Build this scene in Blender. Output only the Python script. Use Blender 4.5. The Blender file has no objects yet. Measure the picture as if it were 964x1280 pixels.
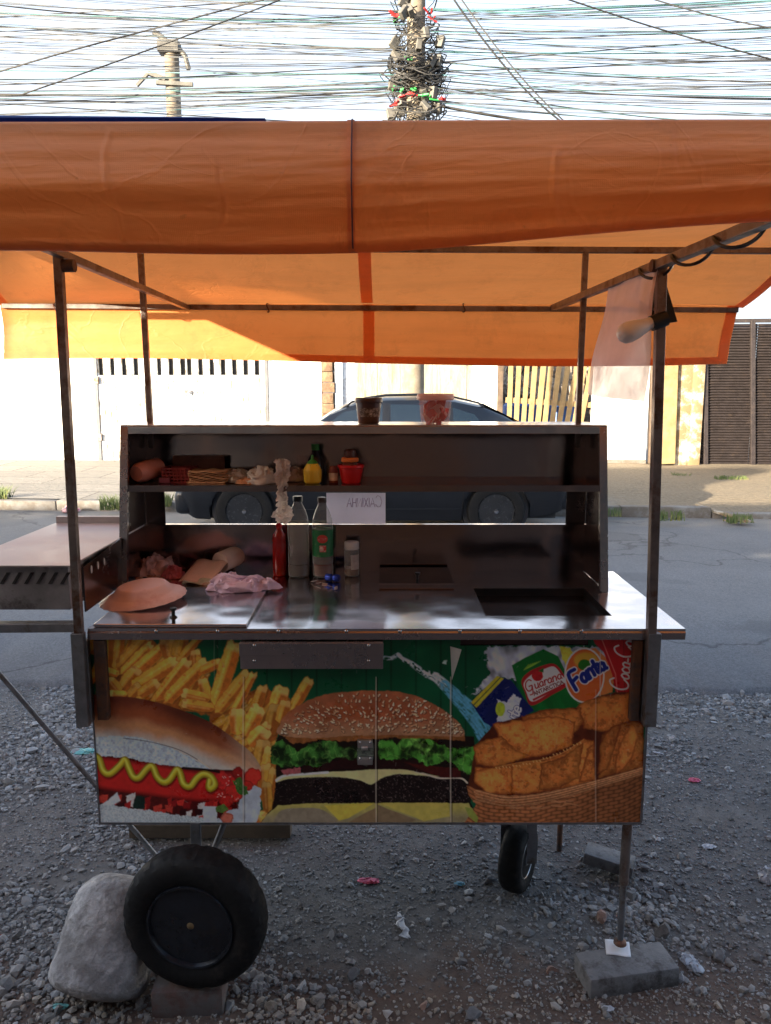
import bpy, bmesh, math, random
import numpy as np
from mathutils import Vector, Matrix, Euler, noise as mn
R = math.radians
random.seed(7)
C = bpy.context.scene.collection
F = 960.0; PITCH = R(9.0); CP, SP = math.cos(PITCH), math.sin(PITCH); H = 1.5

# ---------- measuring helpers: photograph pixel -> world point on a known plane ----------
def ray(x, y):
    u = (x-482)/F; v = (640-y)/F
    return u, CP+v*SP, -SP+v*CP
def at(x, y, Y):
    u, dy, dz = ray(x, y); t = Y/dy
    return Vector((u*t, Y, H+dz*t))
def onz(x, y, z):
    u, dy, dz = ray(x, y); t = (z-H)/dz
    return Vector((u*t, dy*t, z))

# ---------- mesh builder ----------
class MB:
    def __init__(s): s.v = []; s.f = []
    def add(s, v, f, M=None):
        n = len(s.v)
        for p in v:
            p = Vector(p)
            s.v.append(tuple(M @ p) if M is not None else tuple(p))
        s.f += [tuple(i+n for i in q) for q in f]
        return s
    def box(s, x0, x1, y0, y1, z0, z1, M=None):
        v = [(x, y, z) for z in (z0, z1) for y in (y0, y1) for x in (x0, x1)]
        f = [(0,2,3,1), (4,5,7,6), (0,1,5,4), (2,6,7,3), (0,4,6,2), (1,3,7,5)]
        return s.add(v, f, M)
    def bar(s, p0, p1, w, h=None, up=(0,0,1)):
        h = h or w
        p0 = Vector(p0); p1 = Vector(p1); d = (p1-p0).normalized(); up = Vector(up)
        if abs(d.dot(up)) > .95: up = Vector((0,1,0))
        sx = d.cross(up).normalized(); sz = sx.cross(d)
        v = []
        for p in (p0, p1):
            for a, b in ((-1,-1), (1,-1), (1,1), (-1,1)):
                v.append(p+sx*a*w/2+sz*b*h/2)
        return s.add(v, [(3,2,1,0), (4,5,6,7), (0,1,5,4), (1,2,6,5), (2,3,7,6), (3,0,4,7)])
    def tube(s, pts, r, n=10, cap=True):
        pts = [Vector(p) for p in pts]; m = len(pts)
        rr = r if isinstance(r, (list, tuple)) else [r]*m
        v = []; prev = None
        for i, p in enumerate(pts):
            d = (pts[min(i+1, m-1)]-pts[max(i-1, 0)]).normalized()
            if prev is None:
                a = Vector((0,0,1)) if abs(d.z) < .9 else Vector((1,0,0))
                x = d.cross(a).normalized()
            else:
                x = (prev-d*prev.dot(d)).normalized()
            prev = x; y = d.cross(x)
            for k in range(n):
                t = 2*math.pi*k/n
                v.append(p+x*math.cos(t)*rr[i]+y*math.sin(t)*rr[i])
        f = [(i*n+k, i*n+(k+1) % n, (i+1)*n+(k+1) % n, (i+1)*n+k) for i in range(m-1) for k in range(n)]
        if cap: f += [tuple(range(n))[::-1], tuple((m-1)*n+k for k in range(n))]
        return s.add(v, f)
    def lathe(s, prof, n=32, M=None, wob=None):
        v = []; m = len(prof)
        for i, (r, z) in enumerate(prof):
            for k in range(n):
                t = 2*math.pi*k/n
                q = r*(wob(t, z) if wob else 1)
                v.append((q*math.cos(t), q*math.sin(t), z))
        f = [(i*n+k, i*n+(k+1) % n, (i+1)*n+(k+1) % n, (i+1)*n+k) for i in range(m-1) for k in range(n)]
        if prof[0][0] > 1e-5: f.append(tuple(range(n))[::-1])
        if prof[-1][0] > 1e-5: f.append(tuple((m-1)*n+k for k in range(n)))
        return s.add(v, f, M)
    def grid(s, fn, nu, nv, M=None):
        v = [fn(i/nu, j/nv) for j in range(nv+1) for i in range(nu+1)]
        w = nu+1
        f = [(j*w+i, j*w+i+1, (j+1)*w+i+1, (j+1)*w+i) for j in range(nv) for i in range(nu)]
        return s.add(v, f, M)
    def prism(s, poly, t0, t1, axis='y'):
        n = len(poly); v = []
        for t in (t0, t1):
            for a, b in poly:
                v.append({'y': (a, t, b), 'x': (t, a, b), 'z': (a, b, t)}[axis])
        f = [tuple(range(n)), tuple(range(2*n-1, n-1, -1))]
        f += [(i, i+n, (i+1) % n+n, (i+1) % n) for i in range(n)]
        return s.add(v, f)
    def obj(s, name, mat, parent=None, smooth=None, bevel=0, sub=0, solid=0):
        me = bpy.data.meshes.new(name); me.from_pydata(s.v, [], s.f); me.update()
        bm = bmesh.new(); bm.from_mesh(me)
        bmesh.ops.remove_doubles(bm, verts=bm.verts, dist=1e-6)
        bmesh.ops.recalc_face_normals(bm, faces=bm.faces)
        if bevel:
            ed = [e for e in bm.edges if len(e.link_faces) == 2 and e.calc_face_angle(0) > .6]
            bmesh.ops.bevel(bm, geom=ed, offset=bevel, segments=2, profile=.5, affect='EDGES')
        bm.to_mesh(me); bm.free()
        if smooth is not None:
            me.shade_smooth()
            if smooth < 180: me.set_sharp_from_angle(angle=R(smooth))
        o = bpy.data.objects.new(name, me); C.objects.link(o)
        if mat: me.materials.append(mat)
        if parent: o.parent = parent; o.matrix_parent_inverse = Matrix.Translation(-Vector(parent.location)) if parent.parent is None else Matrix.Translation(-Vector(root_loc(parent)))
        if sub:
            m = o.modifiers.new('sub', 'SUBSURF'); m.levels = sub; m.render_levels = sub
        if solid:
            m = o.modifiers.new('sol', 'SOLIDIFY'); m.thickness = solid; m.offset = 0
        return o
def root_loc(o):
    # world position of an (unrotated) parent whose chain only translates
    p = Vector(o.location)
    while o.parent is not None:
        p = p + o.matrix_parent_inverse.translation
        o = o.parent; p = p+Vector(o.location)
    return p
def thing(name, label, cat, loc=(0,0,0), group=None):
    o = bpy.data.objects.new(name, None); C.objects.link(o); o.location = loc
    o.empty_display_size = .1
    o['label'] = label; o['category'] = cat
    if group: o['group'] = group
    return o
def tag(o, label, cat, group=None, kind=None):
    o['label'] = label; o['category'] = cat
    if group: o['group'] = group
    if kind: o['kind'] = kind
    return o
def struct(o): o['kind'] = 'structure'; return o

# ---------- materials ----------
MATS = {}
def lin(c):
    c = c/255.0
    return c/12.92 if c <= .04045 else ((c+.055)/1.055)**2.4
def rgb(r, g, b): return (lin(r), lin(g), lin(b))
class NT:
    def __init__(s, name):
        s.m = bpy.data.materials.new(name); s.m.use_nodes = True; s.t = s.m.node_tree
        for n in list(s.t.nodes): s.t.nodes.remove(n)
        s.out = s.n('ShaderNodeOutputMaterial')
    def n(s, typ, **kw):
        x = s.t.nodes.new(typ)
        for k, v in kw.items(): setattr(x, k, v)
        return x
    def l(s, a, b): s.t.links.new(a, b)
    def coord(s, scale=(1,1,1), out='Object', rot=(0,0,0)):
        tc = s.n('ShaderNodeTexCoord'); mp = s.n('ShaderNodeMapping')
        mp.inputs['Scale'].default_value = scale; mp.inputs['Rotation'].default_value = rot
        s.l(tc.outputs[out], mp.inputs[0]); return mp.outputs[0]
    def noise(s, sc, det=6, rough=.6, vec=None, dist=0):
        x = s.n('ShaderNodeTexNoise'); x.inputs['Scale'].default_value = sc
        x.inputs['Detail'].default_value = det; x.inputs['Roughness'].default_value = rough
        x.inputs['Distortion'].default_value = dist
        s.l(vec if vec is not None else s.coord(), x.inputs['Vector']); return x.outputs['Fac']
    def ramp(s, fac, stops):
        x = s.n('ShaderNodeValToRGB'); e = x.color_ramp.elements
        while len(e) < len(stops): e.new(.5)
        for el, (p, c) in zip(e, stops):
            el.position = p; el.color = (c[0], c[1], c[2], 1) if not isinstance(c, (int, float)) else (c, c, c, 1)
        s.l(fac, x.inputs[0]); return x.outputs[0]
    def mix(s, fac, a, b, mode='MIX'):
        x = s.n('ShaderNodeMix', data_type='RGBA', blend_type=mode)
        for sock, val in ((x.inputs[0], fac), (x.inputs[6], a), (x.inputs[7], b)):
            if hasattr(val, 'links'): s.l(val, sock)
            elif isinstance(val, (int, float)): sock.default_value = val
            else: sock.default_value = (*val[:3], 1)
        return x.outputs[2]
    def math(s, op, a, b=0.0):
        x = s.n('ShaderNodeMath', operation=op)
        for sock, val in ((x.inputs[0], a), (x.inputs[1], b)):
            if hasattr(val, 'links'): s.l(val, sock)
            else: sock.default_value = val
        return x.outputs[0]
    def bump(s, h, strength=.3, dist=.002, normal=None):
        x = s.n('ShaderNodeBump'); x.inputs['Strength'].default_value = strength
        x.inputs['Distance'].default_value = dist; s.l(h, x.inputs['Height'])
        if normal is not None: s.l(normal, x.inputs['Normal'])
        return x.outputs[0]
    def bsdf(s, col, rough=.6, metal=0, normal=None, **kw):
        b = s.n('ShaderNodeBsdfPrincipled')
        for key, val in (('Base Color', col), ('Roughness', rough), ('Metallic', metal)):
            if hasattr(val, 'links'): s.l(val, b.inputs[key])
            elif isinstance(val, (int, float)): b.inputs[key].default_value = val
            else: b.inputs[key].default_value = (*val[:3], 1)
        if normal is not None: s.l(normal, b.inputs['Normal'])
        for k, v in kw.items(): b.inputs[k.replace('_', ' ')].default_value = v
        return b
    def done(s, sh): s.l(sh.outputs[0] if hasattr(sh, 'outputs') else sh, s.out.inputs[0]); return s.m
def mat(name, col, rough=.6, metal=0, var=.2, sc=9, bump=.25, bsc=60, bd=.001, stain=None, amt=.5, **kw):
    if name in MATS: return MATS[name]
    t = NT(name)
    n1 = t.noise(sc, 8, .65)
    hi = tuple(min(1, c*(1+var)) for c in col); lo = tuple(c*(1-var) for c in col)
    c = t.ramp(n1, [(.3, lo), (.7, hi)])
    if stain:
        n2 = t.noise(sc*.7+1.3, 10, .72)
        f = t.ramp(n2, [(.62-amt*.25, 0.0), (.72-amt*.2, 1.0)])
        c = t.mix(f, c, stain)
    rn = t.noise(sc*2.3, 5, .6)
    r = t.ramp(rn, [(.3, max(.02, rough*.8)), (.7, min(1, rough*1.2))])
    nb = t.bump(t.noise(bsc, 5, .6), bump, bd) if bump else None
    MATS[name] = t.done(t.bsdf(c, r, metal, nb, **kw)); return MATS[name]

def steel(name, base=(.52,.51,.52), rough=.2, brush=(1,30,1), stain=.3, dent=0):
    t = NT(name)
    br = t.noise(12, 6, .7, t.coord(brush)); sm = t.noise(5, 8, .7); sp = t.noise(34, 6, .7)
    r0 = t.ramp(sm, [(.35, rough*.6), (.7, rough*1.7)])
    r = t.mix(.35, r0, br)
    r = t.mix(.75, r, r0)
    dirt = t.ramp(sp, [(.55, 0.0), (.75, stain)])
    c = t.mix(dirt, base, tuple(b*.45 for b in base))
    c = t.mix(t.ramp(t.noise(2.5, 4, .6), [(.4, 0.0), (.7, .35)]), c, tuple(b*.75 for b in base))
    nb = t.bump(sm, .10, .004); nb = t.bump(br, .05, .0005, nb)
    if dent: nb = t.bump(t.noise(3.2, 2, .5), .6, dent, nb)
    return t.done(t.bsdf(c, r, 1.0, nb))
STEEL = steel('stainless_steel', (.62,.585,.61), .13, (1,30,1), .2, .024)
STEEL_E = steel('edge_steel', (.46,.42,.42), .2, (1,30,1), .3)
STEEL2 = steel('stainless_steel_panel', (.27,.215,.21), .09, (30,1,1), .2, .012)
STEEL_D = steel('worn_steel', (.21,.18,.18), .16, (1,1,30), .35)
IRON = mat('post_metal', (.23,.20,.19), .42, .75, .3, 14, .4, 40, .0012, stain=(.13,.07,.045), amt=.5)
IRON_RUST = mat('rusty_iron', (.095,.072,.065), .6, .5, .4, 18, .5, 60, .0015, stain=(.17,.08,.045), amt=.75)
GALV = mat('galvanised_tube', (.24,.25,.27), .45, .8, .25, 22, .25, 70, .001, stain=(.16,.13,.11), amt=.35)
BLACKP = mat('black_plastic', (.008,.008,.009), .4, 0, .3, 20, .2)
RUBBER = mat('tyre_rubber', (.0075,.0075,.008), .7, 0, .35, 26, .4, 90, .001, stain=(.022,.019,.017), amt=.25, Specular_IOR_Level=.25)
RIMP = mat('dark_wheel_paint', (.018,.021,.028), .2, .3, .4, 16, .12, 40, .001, stain=(.03,.025,.022), amt=.2)
WHITEP = mat('white_plastic', (.55,.54,.53), .45, 0, .1, 15, .15)

def cloth(name, col, trans=.45, rough=.7, wr=1.0, dirt=(.2,.1,.05), damt=.4, weave=True, spec=.35, sc=(1,1,1), tcol=None):
    t = NT(name)
    v = t.coord(sc)
    c = t.ramp(t.noise(2.2, 8, .65, v), [(.3, tuple(x*.82 for x in col)), (.72, tuple(min(1, x*1.12) for x in col))])
    c = t.mix(t.ramp(t.noise(5.5, 12, .78, v), [(.60-.1*damt, 0.0), (.80, damt)]), c, dirt)
    c = t.mix(t.ramp(t.noise(2.4, 9, .62, t.coord((.5, 2, 7)), .4), [(.50, 0.0), (.72, .42*damt)]), c, dirt)
    c = t.mix(t.ramp(t.noise(60, 3, .6), [(.70, 0.0), (.78, .35*damt)]), c, (.12,.04,.02))
    h1 = t.noise(3.2, 7, .55, t.coord((sc[0]*.35, 1.3, 2.2)), .6); h2 = t.noise(14, 8, .6, t.coord((.6,1,1.6)), 1.0)
    cr = t.math('ABSOLUTE', t.math('SUBTRACT', t.noise(4.5, 4, .5, t.coord((1,1,1)), 1.2), .5)); cr2 = t.math('ABSOLUTE', t.math('SUBTRACT', t.noise(11, 3, .5, t.coord((.7,1,1.3)), .8), .5))
    nb = t.bump(t.ramp(cr, [(.0, 1.0), (.022, 0.0)]), .30*wr, .0022); nb = t.bump(t.ramp(cr2, [(.0, 1.0), (.03, 0.0)]), .16*wr, .0012, nb)
    nb = t.bump(h1, .22*wr, .03, nb); nb = t.bump(h2, .30*wr, .004, nb)
    if weave:
        w1 = t.n('ShaderNodeTexWave', bands_direction='X'); w1.inputs['Scale'].default_value = 130
        w2 = t.n('ShaderNodeTexWave', bands_direction='Z'); w2.inputs['Scale'].default_value = 130
        cc = t.coord(); t.l(cc, w1.inputs[0]); t.l(cc, w2.inputs[0])
        nb = t.bump(t.math('MAXIMUM', w1.outputs['Fac'], w2.outputs['Fac']), .12, .0006, nb)
    d = t.bsdf(c, rough, 0, nb); d.inputs['Specular IOR Level'].default_value = spec
    tr = t.n('ShaderNodeBsdfTranslucent'); t.l(nb, tr.inputs['Normal'])
    sat = t.mix(.55, c, tcol or tuple(x**1.25 for x in col)); t.l(sat, tr.inputs[0])
    ms = t.n('ShaderNodeMixShader'); ms.inputs[0].default_value = trans
    t.l(d.outputs[0], ms.inputs[1]); t.l(tr.outputs[0], ms.inputs[2])
    return t.done(ms)
TARP = cloth('orange_tarpaulin', (.95,.315,.095), .44, .46, .8, (.42,.13,.045), .8, tcol=(1.0,.29,.05))
BLUET = cloth('blue_tarpaulin', (.02,.05,.22), .15, .5, .8, (.02,.02,.06), .3)
def film(name, col, alpha=.45, rough=.25, trans=.5, scat=60):
    t = NT(name)
    nb = t.bump(t.noise(22, 6, .6, None, 1.5), .5, .004)
    d = t.bsdf(col, rough, 0, nb)
    tr = t.n('ShaderNodeBsdfTranslucent'); tr.inputs[0].default_value = (*col, 1)
    m1 = t.n('ShaderNodeMixShader'); m1.inputs[0].default_value = trans
    t.l(d.outputs[0], m1.inputs[1]); t.l(tr.outputs[0], m1.inputs[2])
    tp = t.n('ShaderNodeBsdfTransparent'); tp.inputs[0].default_value = (1,1,1,1)
    m2 = t.n('ShaderNodeMixShader')
    f = t.ramp(t.noise(7, 5, .6), [(.3, max(0, alpha-.12)), (.7, min(1, alpha+.12))]); t.l(f, m2.inputs[0])
    t.l(tp.outputs[0], m2.inputs[1]); t.l(m1.outputs[0], m2.inputs[2])
    return t.done(m2)
def clear(name, col=(1,1,1), rough=.05, ior=1.3, thin=.65):
    # thin clear plastic wall: mostly transparent with a glossy skin
    t = NT(name)
    g = t.bsdf(tuple(c*.85 for c in col), rough, 0, t.bump(t.noise(30, 4, .5), .5, .002))
    tp = t.n('ShaderNodeBsdfTransparent'); tp.inputs[0].default_value = (*col, 1)
    fr = t.n('ShaderNodeLayerWeight'); fr.inputs[0].default_value = .35
    f = t.ramp(fr.outputs['Facing'], [(.0, 1-thin), (.45, 1-thin+.10), (1.0, .8)])
    m = t.n('ShaderNodeMixShader'); t.l(f, m.inputs[0]); t.l(tp.outputs[0], m.inputs[1]); t.l(g.outputs[0], m.inputs[2])
    return t.done(m)
# ---------- the printed food poster: artwork drawn in numpy on a fine mesh ----------
def _h(ix, iy, s): 
    n = (ix*374761393+iy*668265263+s*974711) & 0xffffffff
    n = ((n ^ (n >> 13))*1274126177) & 0xffffffff
    return ((n ^ (n >> 16)) & 0xffff)/65535.0
def vn(x, y, s=0):
    x = np.asarray(x, float); y = np.asarray(y, float)
    ix = np.floor(x).astype(np.int64); iy = np.floor(y).astype(np.int64); fx = x-ix; fy = y-iy
    fx = fx*fx*(3-2*fx); fy = fy*fy*(3-2*fy)
    return (_h(ix, iy, s)*(1-fx)+_h(ix+1, iy, s)*fx)*(1-fy)+(_h(ix, iy+1, s)*(1-fx)+_h(ix+1, iy+1, s)*fx)*fy
def fb(x, y, sc, s=0, o=3):
    a = 0; w = .5; tot = 0
    for k in range(o):
        a = a+w*vn(x/sc*2**k, y/sc*2**k, s+k*17); tot += w; w *= .5
    return a/tot
def sm(a, b, x): 
    t = np.clip((x-a)/(b-a), 0, 1); return t*t*(3-2*t)
def K(r, g, b): return np.array([lin(r), lin(g), lin(b)])
class Paint:
    def __init__(s, X, Y): s.x = X.ravel(); s.y = Y.ravel(); s.c = np.zeros((s.x.size, 3))
    def sel(s, pts, m):
        p = np.array(pts, float)
        return np.nonzero((s.x > p[:,0].min()-m) & (s.x < p[:,0].max()+m) & (s.y > p[:,1].min()-m) & (s.y < p[:,1].max()+m))[0]
    def dist(s, x, y, pts, close):
        d = np.full(x.shape, 1e9); tt = np.zeros(x.shape); n = len(pts); L = 0
        for i in range(n if close else n-1):
            ax, ay = pts[i]; bx, by = pts[(i+1) % n]; dx, dy = bx-ax, by-ay; q = dx*dx+dy*dy+1e-9
            t = np.clip(((x-ax)*dx+(y-ay)*dy)/q, 0, 1); e = np.hypot(x-ax-t*dx, y-ay-t*dy)
            k = e < d; d[k] = e[k]; tt[k] = L+t[k]*math.sqrt(q); L += math.sqrt(q)
        return d, tt/max(L, 1e-6)
    def mask(s, pts, soft=.8, wob=0, ws=5, seed=0):
        i = s.sel(pts, 3+wob); x = s.x[i]; y = s.y[i]
        if wob:
            x = x+(fb(s.x[i], s.y[i], ws, seed)-.5)*2*wob; y = y+(fb(s.x[i], s.y[i], ws, seed+5)-.5)*2*wob
        ins = np.zeros(x.shape, bool); n = len(pts)
        for k in range(n):
            ax, ay = pts[k]; bx, by = pts[(k+1) % n]
            if ay == by: continue
            c = ((ay > y) != (by > y)) & (x < (bx-ax)*(y-ay)/(by-ay)+ax); ins ^= c
        d, _ = s.dist(x, y, pts, True)
        sd = np.where(ins, d, -d)
        return i, np.clip(.5+sd/soft, 0, 1), sd
    def put(s, i, a, col):
        a = a[:, None]; s.c[i] = s.c[i]*(1-a)+col*a
    def poly(s, pts, col, soft=.8, wob=0, ws=5, var=.15, vs=4, seed=0, edge=None, ew=2.0, op=1.0):
        i, a, sd = s.mask(pts, soft, wob, ws, seed)
        x, y = s.x[i], s.y[i]
        c = col(x, y, sd) if callable(col) else np.tile(col, (len(i), 1))
        if var: c = c*(1+var*2*(fb(x, y, vs, seed+3)-.5))[:, None]
        if edge is not None:
            k = (1-sm(0, ew, sd))[:, None]; c = c*(1-k)+edge*k
        s.put(i, a*op, c)
    def stroke(s, pts, w, col, soft=.8, w1=None, hi=None, var=0, op=1.0, seed=0):
        w1 = w if w1 is None else w1
        i = s.sel(pts, max(w, w1)+2); x, y = s.x[i], s.y[i]
        d, t = s.dist(x, y, pts, False); ww = (w+(w1-w)*t)/2
        a = np.clip(.5+(ww-d)/soft, 0, 1); c = np.tile(col, (len(i), 1))
        if hi is not None:
            k = sm(1.0, .0, d/np.maximum(ww, .1))[:, None]; c = c*(1-k)+hi*k
        if var: c = c*(1+var*2*(fb(x, y, 2.5, seed)-.5))[:, None]
        s.put(i, a*op, c)
def smooth_line(p, n=6):
    out = []
    for i in range(len(p)-1):
        p0 = p[max(i-1, 0)]; p1 = p[i]; p2 = p[i+1]; p3 = p[min(i+2, len(p)-1)]
        for k in range(n):
            t = k/n
            out.append(tuple(.5*((2*p1[j])+(-p0[j]+p2[j])*t+(2*p0[j]-5*p1[j]+4*p2[j]-p3[j])*t*t+(-p0[j]+3*p1[j]-3*p2[j]+p3[j])*t**3) for j in (0, 1)))
    out.append(tuple(p[-1])); return out
def smooth_loop(p, n=4):
    m = len(p); out = []
    for i in range(m):
        p0, p1, p2, p3 = p[i-1], p[i], p[(i+1) % m], p[(i+2) % m]
        for k in range(n):
            t = k/n
            out.append(tuple(.5*((2*p1[j])+(-p0[j]+p2[j])*t+(2*p0[j]-5*p1[j]+4*p2[j]-p3[j])*t*t+(-p0[j]+3*p1[j]-3*p2[j]+p3[j])*t**3) for j in (0, 1)))
    return out
# one-line alphabet, unit height 1, baseline 0
GL = {
 'F': (.62, [[(.55,1),(.08,1),(.05,0)], [(.06,.52),(.45,.55)]]),
 'a': (.62, [[(.48,.5),(.3,.62),(.08,.45),(.06,.18),(.22,0),(.42,.12),(.48,.5),(.46,.1),(.55,0)]]),
 'n': (.62, [[(.06,.6),(.06,0)], [(.06,.4),(.25,.62),(.45,.5),(.47,0)]]),
 't': (.42, [[(.2,1),(.18,.1),(.3,0),(.4,.06)], [(.02,.62),(.4,.62)]]),
 'G': (.8, [[(.62,.85),(.42,1),(.15,.85),(.05,.45),(.2,.05),(.48,.05),(.6,.4),(.35,.42)], [(.6,.4),(.55,-.3),(.3,-.35)]]),
 'u': (.6, [[(.06,.6),(.08,.1),(.25,0),(.42,.15),(.46,.6),(.46,.08),(.56,0)]]),
 'r': (.46, [[(.08,.6),(.08,0)], [(.08,.4),(.22,.6),(.4,.55)]]),
 'i': (.25, [[(.1,.6),(.1,.05),(.2,0)]]),
 'e': (.58, [[(.08,.3),(.46,.36),(.4,.58),(.2,.6),(.05,.3),(.2,.02),(.46,.12)]]),
 'o': (.58, [[(.26,.6),(.06,.4),(.08,.1),(.27,0),(.48,.2),(.45,.5),(.26,.6)]]),
 'c': (.5, [[(.44,.5),(.26,.6),(.06,.4),(.08,.1),(.27,0),(.46,.12)]]),
 'l': (.3, [[(.05,.3),(.25,.9),(.15,1),(.08,.6),(.1,.05),(.25,0)]]),
 '-': (.35, [[(.03,.3),(.3,.3)]]),
 'C': (.8, [[(.7,.8),(.5,1),(.2,.85),(.05,.45),(.2,.05),(.5,0),(.75,.25)]]),
 'A': (.75, [[(.02,0),(.35,1),(.68,0)], [(.14,.35),(.56,.35)]]),
 'N': (.75, [[(.06,0),(.06,1),(.6,0),(.6,1)]]), 'T': (.65, [[(0,1),(.6,1)], [(.3,1),(.3,0)]]),
 'R': (.7, [[(.06,0),(.06,1),(.5,.95),(.52,.6),(.06,.5),(.58,0)]]), 'I': (.25, [[(.1,0),(.1,1)]]),
 'X': (.65, [[(.02,0),(.55,1)], [(.02,1),(.55,0)]]), 'H': (.7, [[(.06,0),(.06,1)], [(.58,0),(.58,1)], [(.06,.5),(.58,.5)]]),
}
def word(txt, ox, oy, size, ang, xs=1.0, slant=0.0, rnd=True, sizes=None, arc=0.0):
    """strokes of a word, baseline start (ox,oy) in y-down pixels, ang counter-clockwise degrees"""
    out = []; pen = 0; tot = sum(GL[c][0] for c in txt)
    for n_, ch in enumerate(txt):
        w, st = GL[ch]; k = sizes[n_] if sizes else 1.0
        for s_ in st:
            p = []
            for a, b in (smooth_line(s_, 4) if rnd and len(s_) > 2 else s_):
                u = (pen+a*k+slant*b*k)*xs*size; v = b*k*size
                v += arc*math.sin(math.pi*min(1, max(0, (pen+a)/tot)))*size
                ca, sa = math.cos(R(ang)), math.sin(R(ang))
                p.append((ox+u*ca-v*sa, oy-(u*sa+v*ca)))
            out.append(p)
        pen += w*k
    return out
def c1(a, b): return (110+a/5.356, 785+b/5.356)
def c2(a, b): return (110+a/5.356, 900+b/5.356)
def c3(a, b): return (270+a/5.356, 785+b/5.356)
def c4(a, b): return (270+a/5.356, 900+b/5.356)
def c5(a, b): return (430+a/5.356, 785+b/5.356)
def c6(a, b): return (430+a/5.356, 900+b/5.356)
def c7(a, b): return (580+a/4.017, 785+b/4.017)
def c8(a, b): return (580+a/4.017, 900+b/4.017)
def paint_poster(PX, PY):
    A = Paint(PX, PY); x, y = A.x, A.y; rn = random.Random(11)
    # green boards
    g = K(4, 92, 60)*(1+.35*(fb(x, y, 26, 1)-.5))[:, None]
    pl = np.abs(((x-272)/31.0) % 1-.0); g *= (1-.45*np.exp(-((np.minimum(pl, 1-pl)*31)/1.1)**2))[:, None]
    g *= (1-.35*sm(480, 360, x)*0)[:, None]
    A.c[:] = g
    def fry(p, q, w, tone=1.0, tip=1, seed=0):
        w *= 1.1
        (ax, ay), (bx, by) = p, q; L = math.hypot(bx-ax, by-ay)+1e-6; ux, uy = (bx-ax)/L, (by-ay)/L; nx, ny = -uy, ux
        h = w/2; r_ = rn.uniform(-.15, .15)*w
        pts = [(ax+nx*h+ux*r_, ay+ny*h+uy*r_), (ax-ux*w*.1, ay-uy*w*.1), (ax-nx*h-ux*r_, ay-ny*h-uy*r_), (bx-nx*h*.95, by-ny*h*.95), (bx+nx*h*.95, by+ny*h*.95)]
        sd_ = rn.randint(0, 999); y0, o0 = K(236, 178, 62)*tone, K(196, 116, 34)*tone
        cut = rn.uniform(-.25, .35)
        def col(X, Y, sd):
            lat = ((X-ax)*nx+(Y-ay)*ny)/h; al = ((X-ax)*ux+(Y-ay)*uy)/L
            k = sm(cut-.1, cut+.25, lat*(1 if ny >= 0 else -1))
            c = y0*(1-k)[:, None]+o0*k[:, None]
            c = c*(1+.5*(fb(X*1.0, Y, 5, sd_)-.5))[:, None]
            if tip:
                e = sm(w*.55, w*.25, al*L)[:, None]*.7; c = c*(1-e)+K(240, 205, 120)*tone*e
            br = sm(.62, .8, fb(X, Y, 7, sd_+9))[:, None]*.5; c = c*(1-br)+K(168, 88, 28)*br
            return c
        # thin shadow line of print under each fry
        A.poly([(a+.9, b+1.5) for a, b in pts], K(96, 50, 14), 2.6, .3, 4, 0, op=.6)
        A.poly(smooth_loop(pts, 2), col, 1.5, 1.1, 5, 0, seed=sd_, edge=K(206, 140, 46)*tone, ew=1.4)
        A.stroke([(ax+nx*h*.35+ux*w*.5, ay+ny*h*.35+uy*w*.5), (bx+nx*h*.3-ux*3, by+ny*h*.3-uy*3)], w*.16, K(250, 214, 120)*tone, 2.0, var=.4, op=.35, seed=sd_)
    # back mass of fries
    A.poly([c1(110,40), c1(400,40), c1(480,120), c1(620,60), c1(700,200), c1(760,330), c1(830,560), c1(900,600), c1(130,470)], K(158, 92, 28), 1.5, 3, 9, .6, 6)
    A.poly([c3(-60,480), c3(200,420), c3(330,400), c3(480,440), c3(560,560), c4(420,60), c4(380,260), c4(400,560), c4(340,600), c4(200,300), c3(-30,690)], K(160, 92, 28), 1.5, 3, 9, .6, 6)
    for q in range(70):   # loose heap of fries underneath the clear ones
        if q < 40: X0, Y0 = rn.uniform(118, 262), rn.uniform(796, 880)
        else: X0, Y0 = rn.uniform(275, 345), rn.uniform(866, 1000)
        if X0 > 185 and Y0 < 800+(X0-185)*.75 and q < 40: continue
        an = rn.uniform(-1.25, -.45); l = rn.uniform(18, 34); fry((X0+l*math.cos(an)/2, Y0+l*math.sin(an)/2), (X0-l*math.cos(an)/2, Y0-l*math.sin(an)/2), rn.uniform(9, 13), rn.uniform(.6, .85), rn.random() < .5)
    L = [(150,20,140,290,62,.9), (225,20,195,260,60,.85), (400,45,215,240,62,.75), (425,110,240,285,56,1.0), (520,115,250,350,72,1.05),
         (540,50,560,190,105,.72), (640,40,600,190,80,.68), (755,50,600,230,46,.85), (330,270,230,400,74,.9), (590,220,320,385,84,.98), (350,380,280,450,60,.72), (470,360,350,440,66,.9),
         (720,150,725,250,62,.9), (665,220,480,455,72,1.0), (790,225,540,470,78,.98), (890,225,765,285,54,.95),
         (125,280,205,305,46,1.15), (145,335,215,420,58,.92), (150,435,255,440,46,1.15), (770,340,800,470,62,.95), (640,430,800,470,60,1.05), (640,500,830,530,60,.95)]
    for a in L: fry(c1(a[0], a[1]), c1(a[2], a[3]), a[4]/5.356, a[5])
    L = [(125,110,5,480,94,1.0), (215,300,20,540,74,.85), (250,310,110,580,48,1.0), (315,395,240,620,66,.78), (150,545,150,700,92,.98), (445,400,390,560,90,.98),
         (625,345,500,560,62,.92), (400,520,360,700,80,.62), (470,490,430,620,70,.8), (290,530,200,700,92,1.05), (350,640,290,740,60,.9)]
    for a in L: fry(c3(a[0], a[1]), c3(a[2], a[3]), a[4]/5.356, a[5])
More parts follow.
